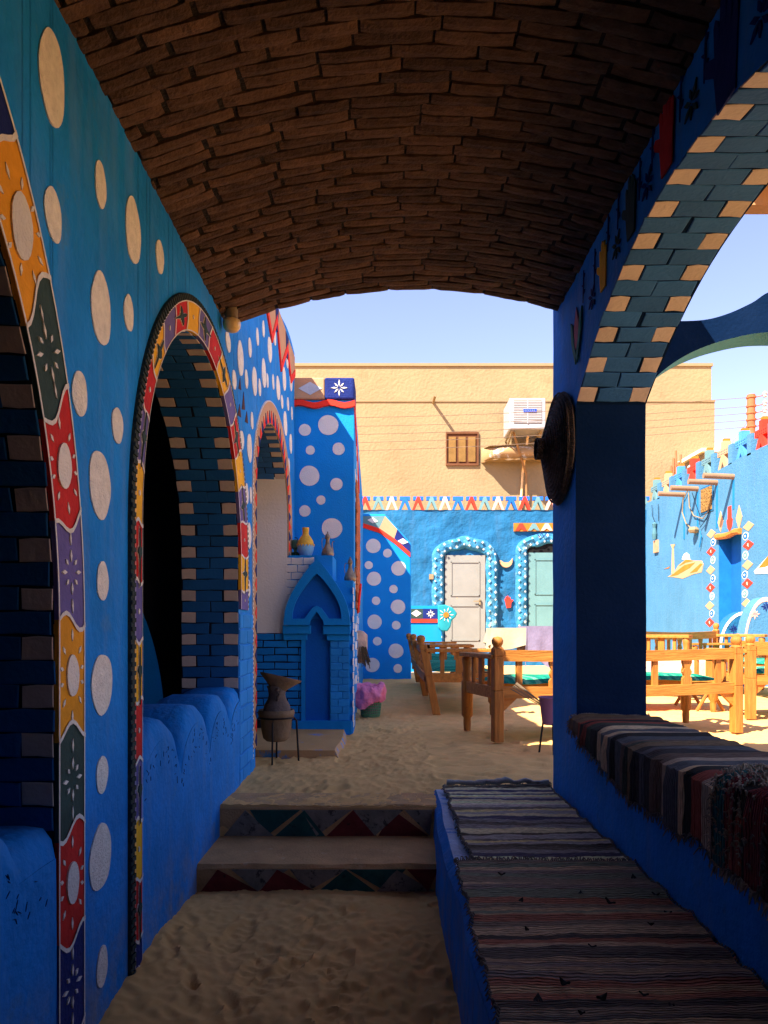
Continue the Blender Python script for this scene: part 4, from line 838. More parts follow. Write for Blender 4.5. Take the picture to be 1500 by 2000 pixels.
# island mural
def qp(l): return [pq(1250+.175*a, 850+.175*b) for a, b in l]
isl = MB().prism(qp([(310, 1580), (380, 1540), (430, 1450), (520, 1380), (600, 1400), (690, 1400), (710, 1440), (690, 1530), (600, 1550), (480, 1600), (380, 1585)]), fQ, -.002, .005).build('painted_island', peach, rcw)
for l in ([(340, 1575), (500, 1450), (620, 1420), (560, 1480), (420, 1560)], [(440, 1460), (520, 1385), (600, 1402), (520, 1420)], [(560, 1540), (680, 1430), (700, 1440), (640, 1520)]): MB().prism(qp(l), fQ, .003, .008).build('brush_stroke', ochre, isl)
MB().prism(qp([(470, 1385), (490, 1330), (520, 1310), (550, 1335), (560, 1388)]), fQ, -.002, .006).build('painted_dome', white, rcw)
MB().prism(qp([(355, 1550), (362, 1260), (345, 1220), (395, 1215), (378, 1260), (385, 1545)]), fQ, -.002, .009).build('painted_minaret', peach, rcw)
MB().prism(qp([(270, 1495), (335, 1465), (325, 1485)]), fQ, -.002, .006).build('brush_stroke', ochre, rcw)
MB().prism(qp([(1275, 1520), (1430, 1350), (1500, 1300), (1560, 1540), (1290, 1548)]), fQ, -.002, .006).build('painted_pyramid', white, rcw)
MB().prism(qp([(1330, 1480), (1440, 1340), (1500, 1300), (1520, 1420), (1400, 1470)]), fQ, .004, .009).build('brush_stroke', ochre, rcw)
# open-work parapet pieces, posts
colr = [greyg, peach, mat('mid_blue_paint', (64, 132, 200)), scarlet]; kk = 0; d = 14.72
while d > 8.6:
    z = zr; m = colr[kk % 4]; hgt = .40
    mb = MB(); mb.prism([(d-.16, z-.01), (d-.06, z-.01), (d, z+.10), (d+.06, z-.01), (d+.16, z-.01), (d+.05, z+.20), (d+.17, z+.20), (d+.17, z+.30), (d+.05, z+.30), (d+.05, z+.42), (d-.05, z+.42), (d-.05, z+.30), (d-.17, z+.30), (d-.17, z+.20), (d-.05, z+.20)], fQ, -.14, -.02)
    o = mb.build('openwork_figure', m, rcw)
    mb = MB()
    for r_ in range(2):
        for c_ in range(6): mb.box(RX+.014, RX+.03, d-.15+c_*.055, d-.135+c_*.055, z+.22+r_*.04, z+.232+r_*.04)
    mb.build('dark_flecks', navy if m is not scarlet else red, o, kind='stuff')
    MB().box(RX+.03, RX+.13, d-.045, d+.02, z+.40, z+.46).build('ochre_cap', ochre, o)
    MB().box(RX, RX+.16, d-.36, d-.24, z-.01, z+.30).build('parapet_post', skyblue, rcw)
    d -= .60; kk += 1
# water spouts with stains
for (a, b, e, lab_) in ((495, 665, 1165, 'clay pipe spout above the painted island mural'), (645, 600, 1130, 'clay pipe spout between the looped cables and the island mural'), (860, 530, 1040, 'clay pipe spout just beside the square straw vent and door corner'), (1045, 465, 830, 'clay pipe spout whose stain ends at the red spearhead over the door')):
    d, z = pq(1250+.175*a, 850+.175*b); s = thing('water_spout', lab_, 'spout', (RX, d, z), group='pipe spouts along the painted wall')
    MB().tube([(RX+.05, d, z), (RX-.46, d, z+.02)], .042, 12).build('pipe', mat('clay_pipe', (140, 108, 84), var=.1), s, smooth=True)
    z1_ = pq(1250+.175*(a-15), 850+.175*e)[1]; MB().box(RX-.006, RX+.002, d-.03, d+.03, z1_, z-.05).build('drip_stain', mat('stain_blue', (14, 110, 165), var=.1), rcw)
# loop of cable, meter and vent
ca = thing('hanging_cables', 'looped cables and fittings hanging on the painted courtyard wall', 'cable', (RX-.05, 12.6, 2.6))
for l, m, r in (([(560, 600), (500, 720), (490, 860), (530, 980), (600, 1050), (660, 1060)], beige2, .010), ([(560, 640), (570, 800), (620, 900), (720, 930), (790, 840)], beige2, .009), ([(600, 640), (640, 760), (690, 900), (680, 1000)], dkjoint, .006), ([(800, 820), (760, 940), (690, 1030)], dkjoint, .006), ([(690, 1070), (705, 1130), (685, 1250)], mat('stain_blue', (14, 110, 165)), .012), ([(150, 780), (155, 900), (190, 980)], dkjoint, .006), ([(220, 770), (225, 960)], dkjoint, .006)):
    q = [pq(1250+.175*a, 850+.175*b) for a, b in l]; MB().tube([(RX-.03, u, v) for u, v in q], r, 6).build('cable', m, ca)
d, z = pq(1250+.175*640, 850+.175*1060); MB().lathe([(0, -.05), (.08, -.04), (.10, 0), (.07, .05), (0, .06)], (RX-.05, d, z), 10, jit=.4).build('junction_bundle', beige, ca)
mt = thing('meter_box', 'small rusty fitting and wooden plate on the painted courtyard wall', 'meter', (RX, 14.2, 2.2))
d, z = pq(1250+.175*190, 850+.175*1230); MB().box(RX-.04, RX, d-.1, d+.1, z-.14, z+.10).build('plate', mat('raw_wood_plate', (176, 136, 104)), mt)
MB().lathe([(.04, 0), (.05, .1), (.03, .22), (.05, .3), (0, .34)], (RX-.05, d, z+.12), 10).build('fitting', mat('dull_teal_metal', (70, 110, 120)), mt)
d, z = pq(1250+.175*752, 850+.175*715); vt = thing('wall_vent', 'square straw stuffed vent opening framed in the painted courtyard wall', 'vent', (RX, d, z))
MB().box(RX-.012, RX-.002, d-.24, d+.24, z-.22, z+.22).build('vent_frame', courtblue, vt); MB().box(RX-.025, RX-.011, d-.20, d+.20, z-.19, z+.19).build('straw_filling', mat('straw_fill', (140, 104, 52), var=.4, ns=20, bump=1, bs=30, bd=.05), vt)
# rounded bench ends by the painted wall
for (Y, a, b, yt, lab, bm) in ((10.6, 1404, 1456, 1194, 'blue quarter round bench end with a dark star beside the blue door', white), (9.6, 1452, 1540, 1166, 'blue half round bench end with pink rim and pale flowers by the painted wall', pinkp)):
    xa, zt_ = P(a, yt, Y); xb, _ = P(b, yt, Y); o = thing('rounded_bench_end', lab, 'bench', (xb, Y, 0)); n = 16
    if Y > 10: arc = [(xb-(xb-xa)*math.cos(PI/2*k/n), .45+(zt_-.45)*math.sin(PI/2*k/n)) for k in range(n+1)]
    else: arc = [((xa+xb)/2-(xb-xa)/2*math.cos(PI*k/n), .45+(zt_-.45)*math.sin(PI*k/n)) for k in range(n+1)]
    MB().prism([(arc[0][0], -.05)]+arc+[(arc[-1][0], -.05)], onY(Y), -.22, 0).build('bench_body', courtblue if Y > 10 else skyblue, o)
    mb = MB(); cx0 = xb if Y > 10 else (xa+xb)/2
    inr = [(cx0+(u-cx0)*.90, .45+(v-.45)*.92) for u, v in arc]
    for k in range(n): mb.poly([onY(Y)(*arc[k], .005), onY(Y)(*arc[k+1], .005), onY(Y)(*inr[k+1], .005), onY(Y)(*inr[k], .005)])
    mb.build('painted_rim', bm, o)
    for q in range(1 if Y > 10 else 3): mb = MB(); star(mb, onY(Y), xa+(xb-xa)*(.55 if Y > 10 else (.25, .5, .72)[q]), zt_-(.25 if Y > 10 else (.22, .12, .25)[q]), .07, 8, 0, .006, .009, r0=.1); mb.build('star_motif', navy if Y > 10 or q == 1 else [pinkp, 0, white][q], o)
# ------------------------------------------------------------------ beige building and its fittings
GY = 18.5; fG = onY(GY)
def pg(px, py): return P(px, py, GY)
bg_ = thing('beige_building', 'plain beige rendered building with one shuttered window behind the courtyard', 'building', (3, GY, 0))
xr0, zt0 = pg(1390, 715); xr1, zt1 = pg(1396, 781)
MB().box(-9, xr0, GY+.02, GY+9, zt1-.05, zt0).build('upper_wall', beige, bg_); MB().box(-9, xr1, GY, GY+9, -.1, zt1).build('lower_wall', beige, bg_)
MB().box(-9, xr0+.03, GY-.02, GY+.3, zt0, zt0+.07).build('roof_edge', beige2, bg_)
MB().box(-9, xr1+.01, GY-.025, GY+.02, zt1-.05, zt1-.01).build('string_course', beige2, bg_)
a, zt_ = pg(873, 848); b, zb_ = pg(932, 906)
win = MB().box(a, b, GY-.02, GY+.06, zb_, zt_).build('window', mat('shutter_gap_brown', (84, 48, 26)), bg_)
for u0, u1, v0, v1 in ((a-.03, b+.03, zt_, zt_+.05), (a-.03, b+.03, zb_-.05, zb_), (a-.03, a, zb_, zt_), (b, b+.03, zb_, zt_)): MB().box(u0, u1, GY-.05, GY+.02, v0, v1).build('window_frame', mat('frame_brown', (98, 60, 36)), win)
for k in range(3):
    u0 = a+.04+k*(b-a-.02)/3; u1 = u0+(b-a)/3-.075
    for q in range(22): z = zb_+.05+(zt_-zb_-.12)*q/22; MB().box(u0, u1, GY-.045, GY-.02, z, z+.020).build('shutter_slat', mat('shutter_yellow', (140, 106, 58)), win)
x, z = pg(846, 786); sp1 = thing('drain_spout', 'thin drain spout jutting from the beige building front', 'spout', (x, GY, z)); MB().tube([(x, GY, z), (x+.02, GY-.5, z+.02)], .035, 8).build('pipe', beige2, sp1)
ac = thing('air_cooler', 'white louvred air cooler box with a blue badge on the beige building', 'air cooler', (*[P(1024, 838, 17.5)[0]], 17.8, P(1024, 838, 17.5)[1]))
AY = 17.4; fA = onY(AY); (ax0, az1), (ax1, az0) = P(995, 777, AY), P(1066, 838, AY)
bevel(MB().box(ax0, ax1, AY, AY+.9, az0, az1).build('cooler_case', plasticw, ac), .03)
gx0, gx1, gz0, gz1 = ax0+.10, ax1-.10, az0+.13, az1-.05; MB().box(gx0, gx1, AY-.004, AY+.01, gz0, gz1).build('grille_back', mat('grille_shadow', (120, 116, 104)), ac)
for k in range(13): z = gz0+.02+(gz1-gz0-.03)*k/13; MB().box(gx0, gx1, AY-.02, AY-.003, z, z+.024).build('louvre', plasticw, ac)
MB().box((gx0+gx1)/2-.012, (gx0+gx1)/2+.012, AY-.024, AY-.004, gz0, gz1).build('grille_mullion', plasticw, ac)
bx, bz = (gx0+gx1)/2+.05, (gz0+gz1)/2+.02; bd = MB().box(bx-.15, bx+.15, AY-.034, AY-.02, bz-.04, bz+.04).build('badge', mat('badge_blue', (20, 70, 200), bump=0), ac)
mb = MB()
for k in range(6): u = bx-.12+k*.042; mb.box(u, u+.006, AY-.037, AY-.033, bz-.02, bz+.02); mb.box(u, u+.022, AY-.037, AY-.033, bz+.014, bz+.02); mb.box(u, u+.022, AY-.037, AY-.033, bz-.02, bz-.014)
mb.build('badge_lettering', plasticw, bd)
for u in (ax0+.08, ax1-.08): MB().tube([(u, AY+.05, az0-.02), (u, GY, az0-.02), (u-.02, GY, az0-.35), (u, AY+.05, az0-.02)], .025, 6).build('bracket', beige2, ac)
xq, zq = P(1030, 965, 18.3); MB().tube([(ax0+.12, AY+.2, az0), (xq-.02, 18.35, zq+.5), (xq, 18.4, zq-.1)], .028, 8).build('drain_pipe', mat('brown_pipe', (140, 104, 66)), ac)
MB().tube([(ax0+.55, AY+.6, az0), (ax0+.5, 18.44, az0-.8), (ax0+.42, 18.44, az0-2.2)], .03, 8).build('white_pipe', mat('peach_pipe', (236, 196, 140)), ac)
lx0, lz1 = P(944, 868, 18); lx1, lz0 = P(1075, 894, 18); lg = thing('concrete_ledge', 'rough white splashed concrete ledge under the air cooler', 'ledge', (lx0, GY, lz0))
lo = MB().grid(lambda u, v: (lx0+(lx1-lx0)*u, GY-.55*math.sin(PI*min(1, max(0, u*3+.15))/2 if u < .3 else PI/2)*(.5+.5*math.cos((v-.5)*2.2)), lz0-.02+(lz1-lz0)*v+.04*nz(u*6, v, 2, 4)), 24, 6).build('ledge_body', mat('splashed_concrete', (150, 120, 82), wear=((200, 196, 190), 1.8, .5, .9), var=.1, ns=3), lg, smooth=True)
lo2 = MB().grid(lambda u, v: (lx0+(lx1-lx0)*u, GY-.5*v*(1 if u > .1 else u*10), lz1-.02+.02*nz(u*6, v, 2, 4)), 24, 3).grid(lambda u, v: (lx0+(lx1-lx0)*u, GY-.5*v*(1 if u > .1 else u*10), lz0), 24, 3).build('ledge_top', beige2, lg)
# pole and wires
px_, PYY = (1467-VX)*16.5/F, 16.5; ep = thing('utility_pole', 'rusty brown utility pole with white insulators above the painted wall', 'pole', (px_, PYY, 0))
ptop = P(0, 771, PYY)[1]
MB().tube([(px_, PYY, 0), (px_, PYY, ptop)], .085, 12).build('pole_shaft', pole_m, ep, smooth=True); wz = []
for k in range(5):
    z = P(0, 776+13.3*k+(4 if k else 0), PYY)[1]; wz.append(z)
    MB().lathe([(.086, -.025), (.105, -.02), (.105, .02), (.086, .025)], (px_, PYY, z), 12).build('clamp', pole_m, ep)
    MB().tube([(px_+.08, PYY, z), (px_+.26, PYY-.05, z+.03)], .012, 6).build('insulator_arm', pole_m, ep)
    MB().lathe([(.02, -.07), (.05, -.05), (.04, -.02), (.055, .02), (.04, .05), (.02, .07)], (px_+.28, PYY-.05, z+.05), 10).build('insulator', plasticw, ep)
pw_ = thing('overhead_wires', 'thin dark overhead wires strung across the beige building', 'wire', (px_, PYY, ptop))
for k in range(5):
    z0 = wz[k]; xl_, zl = P(640, 817+17*k, 16.3); MB().tube([(xl_-3+(px_-xl_+3)*q/20, 16.3+.2*q/20, zl-.0+(z0-zl)*(q/20)-.25*math.sin(PI*q/20)*.6) for q in range(21)], .006, 5).build('wire', wirem, pw_)
    MB().tube([(px_+.3, PYY-.05, z0+.05), (px_+6, PYY+1, z0+.1)], .006, 5).build('wire', wirem, pw_)
for k in range(3):
    x1_, z1_ = P(1390+k*8, 885, 16.6); MB().tube([(px_+(x1_-px_)*q/10, PYY, wz[2+min(k, 2)]-.05+(z1_-wz[2+min(k, 2)])*q/10-.15*math.sin(PI*q/10)) for q in range(11)], .006, 5).build('wire', wirem, pw_)
xh, zh = P(1415, 900, 17.2); hut = thing('rooftop_hut', 'small cream flat roofed hut beyond the painted wall', 'building', (xh+.3, 17.2, 0))
MB().box(xh-.6, xh+.85, 16.9, 18.2, 0, zh+.12).build('hut_wall', beige2, hut); MB().box(xh-.7, xh+.95, 16.8, 18.3, zh+.12, zh+.2).build('hut_roof', mat('cream_roof', (240, 226, 196)), hut); MB().box(xh+.35, xh+.6, 16.88, 16.92, zh-.08, zh+.04).build('hut_window', mat('hut_window', (90, 84, 70)), hut)
xd, zd = P(1352, 925, 15.4); dc = thing('curved_vent_pipe', 'white curved vent pipe rising behind the painted wall parapet', 'pipe', (xd, 15.4, zr)); MB().tube([(xd-.10, 15.4, 3.2), (xd-.10, 15.4, zd-.1), (xd-.05, 15.4, zd+.12), (xd+.08, 15.4, zd+.22), (xd+.24, 15.4, zd+.14)], .06, 10).build('pipe', plasticw, dc, smooth=True)
xk, zk = P(1322, 915, 15.4); sk = thing('stick_bundle', 'bundle of upright brown sticks behind the painted wall parapet', 'sticks', (xk, 15.4, 3.2))
for k in range(6): MB().tube([(xk-.1+.04*k, 15.4, 3.1), (xk-.12+.05*k, 15.4, zk+.05+.08*(k*7 % 5))], .022, 6).build('stick', pole_m, sk)

# ------------------------------------------------------------------ arch spanning from the pillar, pergola edge
fa = thing('flying_arch', 'curved blue arch rising from the outer side of the pillar', 'arch', (1.3, 3.17, 1.6))
lowc = [(1.02, 1.52), (1.045, 1.66), (1.09, 1.74), (1.16, 1.805), (1.26, 1.865), (1.40, 1.915), (1.58, 1.945), (1.85, 1.93), (2.15, 1.86), (2.4, 1.74), (2.5, 1.6), (2.52, 1.3), (2.52, -.1)]
upc = [(1.025, 1.99), (1.16, 1.99), (1.30, 1.995), (1.40, 2.02), (1.50, 2.065), (1.60, 2.12), (1.85, 2.16), (2.15, 2.12), (2.5, 2.02), (2.7, 2.0), (2.74, 1.9), (2.76, 1.3), (2.76, -.1)]
def smooth_curve(c):
    c = [Vector(p) for p in c]; out = []
    for i in range(len(c)-1):
        p0, p1, p2, p3 = c[max(0, i-1)], c[i], c[i+1], c[min(len(c)-1, i+2)]
        for k in range(6): t = k/6; out.append(.5*((2*p1)+(-p0+p2)*t+(2*p0-5*p1+4*p2-p3)*t*t+(-p0+3*p1-3*p2+p3)*t**3))
    return out+[c[-1]]
lowc = smooth_curve(lowc); upc = smooth_curve(upc)
mb = MB()
for k in range(len(lowc)-1):
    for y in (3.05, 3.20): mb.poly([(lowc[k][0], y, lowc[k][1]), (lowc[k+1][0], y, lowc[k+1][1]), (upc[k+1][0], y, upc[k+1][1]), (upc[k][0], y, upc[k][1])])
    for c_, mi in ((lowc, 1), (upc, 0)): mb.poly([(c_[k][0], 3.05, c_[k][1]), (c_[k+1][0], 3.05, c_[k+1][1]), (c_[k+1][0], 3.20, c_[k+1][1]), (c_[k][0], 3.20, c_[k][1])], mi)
mb.build('arch_body', [navy_shade, mat('bounce_lit_teal', (70, 140, 160), var=.1)], fa)  # shade put into the face colour, ground bounce into the underside colour
pg_ = thing('pergola_roof', 'dark timber edge of a mat roof seen through the wide arch', 'roof', (1.7, 1.6, 2.4))
for k in range(7): bevel(MB().box(1.27+k*.22, 1.32+k*.22, 1.5, 2.60, 2.262, 2.32).build('rafter', mat('dark_timber', (70, 50, 36), var=.3), pg_), .006)
MB().box(1.24, 2.80, 2.60, 2.66, 2.21, 2.32).build('edge_beam', mat('pale_timber', (176, 132, 92), var=.2), pg_); MB().box(1.22, 2.82, 1.5, 2.68, 2.322, 2.35).build('roof_mat', mat('straw_mat', (150, 116, 74), var=.3, ns=20), pg_)
for x in (2.70,):
    for y in (1.55, 2.58): MB().tube([(x, y, 0), (x, y, 2.262)], .04, 8).build('post', mat('dark_timber', (70, 50, 36)), pg_)

# ------------------------------------------------------------------ settees
def post_prof(h, r): return [(r*.95, 0), (r*.95, .10), (r*1.15, .11), (r*1.15, h*.45), (r*1.2, h*.47), (r*1.0, h*.5), (r*1.2, h*.53), (r*1.15, h*.55), (r*1.1, h-.13), (r*.8, h-.115), (r*.95, h-.10), (r*1.25, h-.07), (r*1.2, h-.03), (r*.7, h-.006), (0, h)]
def make_settee(L_=1.8, D=.56, bh=.74, ah=.58, rake=0.):
    r = bpy.data.objects.new('wooden_settee', None); C.objects.link(r); WO[r.name] = Vector((0, 0, 0)); r.empty_display_size = .1
    def B(name, m, mb, sm=False, parent=None): return mb.build(name, m, parent or r, smooth=sm, local=True)
    h = .033
    # local frame: x along the length, y from the back (0) to the front (D)
    for x in (0, L_):
        mb = MB(); n = 5; pr_ = [(0, 0), (.36, 0), (.60, 0), (bh-.085, 0)]
        for a, b in zip(pr_[:-1], pr_[1:]):
            ya, yb = rake*(.45-a[0])*.5, rake*(.45-b[0])*.5
            M = Matrix.Identity(4); i = len(mb.v); mb.v += [(x+sx*h, ya+sy*h, a[0]) for sx, sy in ((-1, -1), (1, -1), (1, 1), (-1, 1))]+[(x+sx*h, yb+sy*h, b[0]) for sx, sy in ((-1, -1), (1, -1), (1, 1), (-1, 1))]
            for k in range(4): mb.f.append((i+k, i+(k+1) % 4, i+4+(k+1) % 4, i+4+k)); mb.mi.append(0)
            mb.f += [(i, i+1, i+2, i+3), (i+4, i+5, i+6, i+7)]; mb.mi += [0, 0]
        leg = B('back_leg', woodz, mb); bevel(leg, .005)
        B('finial', woodz, MB().lathe([(.034, bh-.09), (.038, bh-.085), (.026, bh-.07), (.036, bh-.05), (.038, bh-.03), (.028, bh-.008), (0, bh)], (x, rake*(.45-bh)*.5, 0), 16), True, leg)
        B('front_leg', woodz, MB().lathe([(.024, 0), (.028, .07), (.026, .10), (.040, .12), (.042, .30), (.042, .38), (.030, .40), (.038, .44), (.028, .48), (.036, .53), (.040, ah-.02), (.030, ah-.004)], (x, D, 0), 14), True)
        bevel(B('arm_rest', wood, MB().box(x-.045, x+.045, -.01, D+.05, ah, ah+.032)), .006)
        bevel(B('side_rail', wood, MB().box(x-.020, x+.020, .02, D-.02, .30, .385)), .004)
        for k in range(3): y = .13+k*.15; w_ = .036 if k == 1 else .018; bevel(B('arm_slat', woodz, MB().box(x-.010, x+.010, y-w_, y+w_, .38, ah+.004)), .003)
    def railm(z0, z1, y0, y1, sag=.012):
        mb = MB(); n = 12
        for k in range(n):
            xa, xb = .03+(L_-.06)*k/n, .03+(L_-.06)*(k+1)/n; sa, sb = -sag*math.sin(PI*k/n), -sag*math.sin(PI*(k+1)/n)
            i = len(mb.v); mb.v += [(xa, y0, z0+sa), (xa, y1, z0+sa), (xa, y1, z1+sa), (xa, y0, z1+sa), (xb, y0, z0+sb), (xb, y1, z0+sb), (xb, y1, z1+sb), (xb, y0, z1+sb)]
            for q in ((0, 4, 5, 1), (1, 5, 6, 2), (2, 6, 7, 3), (3, 7, 4, 0)): mb.f.append(tuple(i+t for t in q)); mb.mi.append(0)
        return mb
    B('back_top_rail', wood, railm(.565, .645, -.022, .024)); B('back_lower_rail', wood, railm(.305, .385, -.022, .024)); B('front_rail', wood, railm(.305, .385, D-.022, D+.022))
    n = 7
    for k in range(n):
        x = .15+(L_-.3)*k/(n-1); fancy = k % 2 == 1
        if fancy: pts = [(-.035, .37), (.035, .37), (.035, .42), (.022, .44), (.036, .47), (.02, .50), (.036, .54), (.036, .58), (-.036, .58), (-.036, .54), (-.02, .50), (-.036, .47), (-.022, .44), (-.035, .42)]
        else: pts = [(-.02, .37), (.02, .37), (.02, .58), (-.02, .58)]
        B('back_slat', woodz, MB().prism([(x+u, v) for u, v in pts], lambda u, v, w_: (u, w_, v), -.010, .012))
    for x in (.09, L_-.09): s = 1 if x < 1 else -1; B('bracket', wood, MB().prism([(x-.065*s, .31), (x+.05*s, .31), (x-.065*s, .20)], lambda u, v, w_: (u, w_, v), -.010, .012))
    return r
def copy_tree(o, parent=None):
    c = o.copy(); C.objects.link(c); c.parent = parent
    for ch in list(o.children): copy_tree(ch, c)
    return c
def cushion(label, loc, rz, L_, D, sd):
    mb = MB(); nu, nv = 40, 14
    def f(a, b, s):
        x, y = .05+(L_-.1)*a, .05+(D-.06)*b; e = min(1, min(a, 1-a)*14)*min(1, min(b, 1-b)*6)
        return (x, y, .385+(.012+.034*e*s)+.010*nz(x, y, 5, sd)+.014*max(0, nz(x, y, 2.5, sd+2)))
    mb.grid(lambda a, b: f(a, b, 1), nu, nv); mb.grid(lambda a, b: f(a, b, -.3), nu, nv)
    o = mb.build('seat_cushion', greenc_x, smooth=True, label=label, cat='cushion', group='green striped seat cushions'); o.location = loc; o.rotation_euler = (0, 0, rz)
    return o
greenc_x = rugmat('green_striped_cushion', [(30, 150, 120), (70, 176, 140), (24, 128, 110), (110, 190, 150), (40, 156, 128)], 34, 2, axis=0)
ps0 = make_settee(); ps1 = make_settee(rake=.36)
SET = [((.715, 4.79, 0), math.atan2(.44, 1.76), 'wooden settee with its slatted back to the passage, beside the blue pillar', 'cushion on the settee whose back faces the passage'),
       ((2.95, 6.02, 0), .10, 'wooden settee in full sun beyond the passage-side settee', 'cushion on the sunlit settee beyond the passage-side one'),
       ((.345, 8.13, 0), -PI/2, 'shaded wooden settee with its back toward the waste basket', 'cushion on the shaded settee near the waste basket'),
       ((.36, 10.3, 0), -PI/2, 'shaded wooden settee next to the low dotted wing wall', 'cushion on the settee next to the dotted wing wall'),
       ((4.15, 9.35, 0), PI+.70, 'wooden settee set askew facing the passage before the painted diamonds', 'cushion on the askew settee before the painted diamonds'),
       ((4.55, 7.45, 0), PI/2+.1, 'wooden settee lined up along the painted wall near the rounded bench ends', 'cushion on the settee along the painted wall')]
for i, (loc, rz, lab, cl) in enumerate(SET):
    o = ps0 if i == 0 else ps1 if i == 2 else copy_tree(ps1 if i == 3 else ps0)
    o.location = loc; o.rotation_euler = (0, 0, rz); setp(o, lab, 'settee', 'wooden settees in the courtyard')
    o.scale = (1, 1, 1.1 if i == 4 else .92)
    cushion('green striped '+cl, (loc[0], loc[1], .035 if i == 4 else -.030), rz, 1.8, .56, i)
# tables and cloths
def drape(name, label, cat, x0, x1, y0, y1, z, drop, m, sd, grp=None):
    cx, cy = (x0+x1)/2, (y0+y1)/2; o = thing(name, label, cat, (cx, cy, z)); n = 64
    per = []
    for k in range(n):
        t = 4*k/n; s = int(t); q = t-s; per.append([(x0+(x1-x0)*q, y0), (x1, y0+(y1-y0)*q), (x1-(x1-x0)*q, y1), (x0, y1-(y1-y0)*q)][s])
    mb = MB(); rows = 7
    def f(k, r):
        p = per[k % n]
        if r <= 1: q = (0, 1)[r]; return (cx+(p[0]-cx)*q, cy+(p[1]-cy)*q, z)
        h = (r-1)/(rows-1); fl = 1+(.05+.05*math.sin(k*1.15+sd)+.03*nz(k*.5, sd, 1))*h; return (cx+(p[0]-cx)*fl, cy+(p[1]-cy)*fl, z-.004-(drop*(1+.18*math.sin(k*.45+sd)))*h)
    for k in range(n):
        for r in range(rows): mb.poly([f(k, r), f(k+1, r), f(k+1, r+1), f(k, r+1)] if r else [f(k, 1), f(k+1, 1), (cx, cy, z+.001)])
    mb.build('cloth', m, o, smooth=True); return o
tb = thing('courtyard_table', 'plain wooden table under cloths in front of the starry doors', 'table', (1.85, 10.0, 0))
MB().box(1.42, 2.55, 9.7, 10.4, .70, .745).build('table_top', wood, tb)
for x in (1.48, 2.49):
    for y in (9.76, 10.34): MB().box(x-.03, x+.03, y-.03, y+.03, 0, .70).build('leg', woodz, tb)
drape('tablecloth', 'cream cloth covering the courtyard table', 'tablecloth', 1.40, 2.57, 9.68, 10.42, .752, .24, creamc, 1)
drape('draped_cloth', 'lilac cloth thrown over the cream covered courtyard table', 'cloth', 1.82, 2.40, 9.60, 10.3, .775, .46, lilac, 4)
tb2 = thing('folding_table', 'low wooden folding table with crossed legs behind the sunlit settee back', 'table', (2.45, 6.9, 0))
MB().box(1.9, 3.0, 6.6, 7.2, .40, .43).build('table_top', wood, tb2)
for x in (2.0, 2.9):
    for s in (-1, 1): MB().tube([(x-.12*s, 6.65, 0), (x+.12*s, 6.65, .40)], .016, 8).build('leg', woodz, tb2); MB().tube([(x-.12*s, 7.15, 0), (x+.12*s, 7.15, .40)], .016, 8).build('leg', woodz, tb2)
MB().tube([(2.0, 6.65, .18), (2.9, 6.65, .18)], .012, 6).build('stretcher', wood, tb2)
drape('tablecloth', 'white and peach cloth on the low folding table', 'tablecloth', 1.88, 3.02, 6.58, 7.22, .437, .10, pinkp, 2)
# bucket with broom sticks by the pillar
bx_, by_ = .98, 4.42; bu = thing('mauve_bucket', 'mauve bucket standing behind the blue pillar', 'bucket', (bx_, by_, 0)); zb0 = .16
MB().lathe([(.052, zb0), (.062, zb0+.08), (.07, zb0+.155), (.078, zb0+.16), (.074, zb0+.165), (.055, zb0+.06), (0, zb0+.05)], (bx_, by_, 0), 20).build('bucket_body', mauve, bu, smooth=True)
for k in range(3): a = 2*PI*k/3+.5; MB().tube([(bx_+.05*math.cos(a), by_+.05*math.sin(a), zb0+.01), (bx_+.075*math.cos(a), by_+.075*math.sin(a), -.02)], .006, 6).build('stand_leg', iron, bu)
br = thing('broom_sticks', 'bunch of thin grey sticks leaning out of the mauve bucket', 'sticks', (bx_, by_, zb0+.1))
for k in range(11): j_ = random.uniform(-.025, .025); MB().tube([(bx_+j_*.5, by_+j_, zb0+.08), (bx_-.21+j_*1.2, by_+.08+j_*1.5, zb0+.225+j_*.9)], .0022, 5).build('stick', mat('grey_stick', (120, 104, 84), rand=.3), br)

# ------------------------------------------------------------------ pots by the niche
cx, cy = -.615, 4.14; rzr = .72-(1395-VY)*4.14/F
ist = thing('iron_pot_stand', 'black iron ring stand on thin splayed legs beside the niche', 'stand', (cx, cy, 0))
ring_z = .235
MB().tube([(cx+.094*math.cos(2*PI*k/32), cy+.094*math.sin(2*PI*k/32), ring_z) for k in range(33)], .0055, 6).build('ring', iron, ist, smooth=True)
for a in (-1.6, 0.15, 1.7, 3.1): MB().tube([(cx+.094*math.cos(a), cy+.094*math.sin(a), ring_z), (cx+.112*math.cos(a), cy+.112*math.sin(a), ring_z-.02), (cx+.125*math.cos(a), cy+.125*math.sin(a), -.03)], .0055, 6).build('leg', iron, ist)
po = thing('clay_planter', 'round brown clay pot sitting in the iron ring stand', 'pot', (cx, cy, .12))
MB().lathe([(0, .105), (.055, .105), (.072, .12), (.083, .17), (.088, .235), (.098, .242), (.102, .262), (.098, .278), (.088, .276), (.082, .24), (.07, .15), (0, .14)], (cx, cy, 0), 32).build('pot_body', clay, po, smooth=True)
ja = thing('clay_jar', 'grey brown clay jar with a small handle resting in the clay planter', 'jar', (cx, cy, .2))
MB().lathe([(0, .18), (.06, .2), (.079, .255), (.072, .30), (.052, .335), (.046, .36), (.05, .39), (.058, .41), (.05, .41), (.04, .36), (0, .35)], (cx+.004, cy, 0), 28).build('jar_body', clayd, ja, smooth=True)
MB().tube([(cx+.012, cy-.050, .335), (cx+.018, cy-.075, .345), (cx+.024, cy-.084, .365), (cx+.020, cy-.074, .388), (cx+.016, cy-.05, .395)], .009, 8).build('handle', clayd, ja, smooth=True)
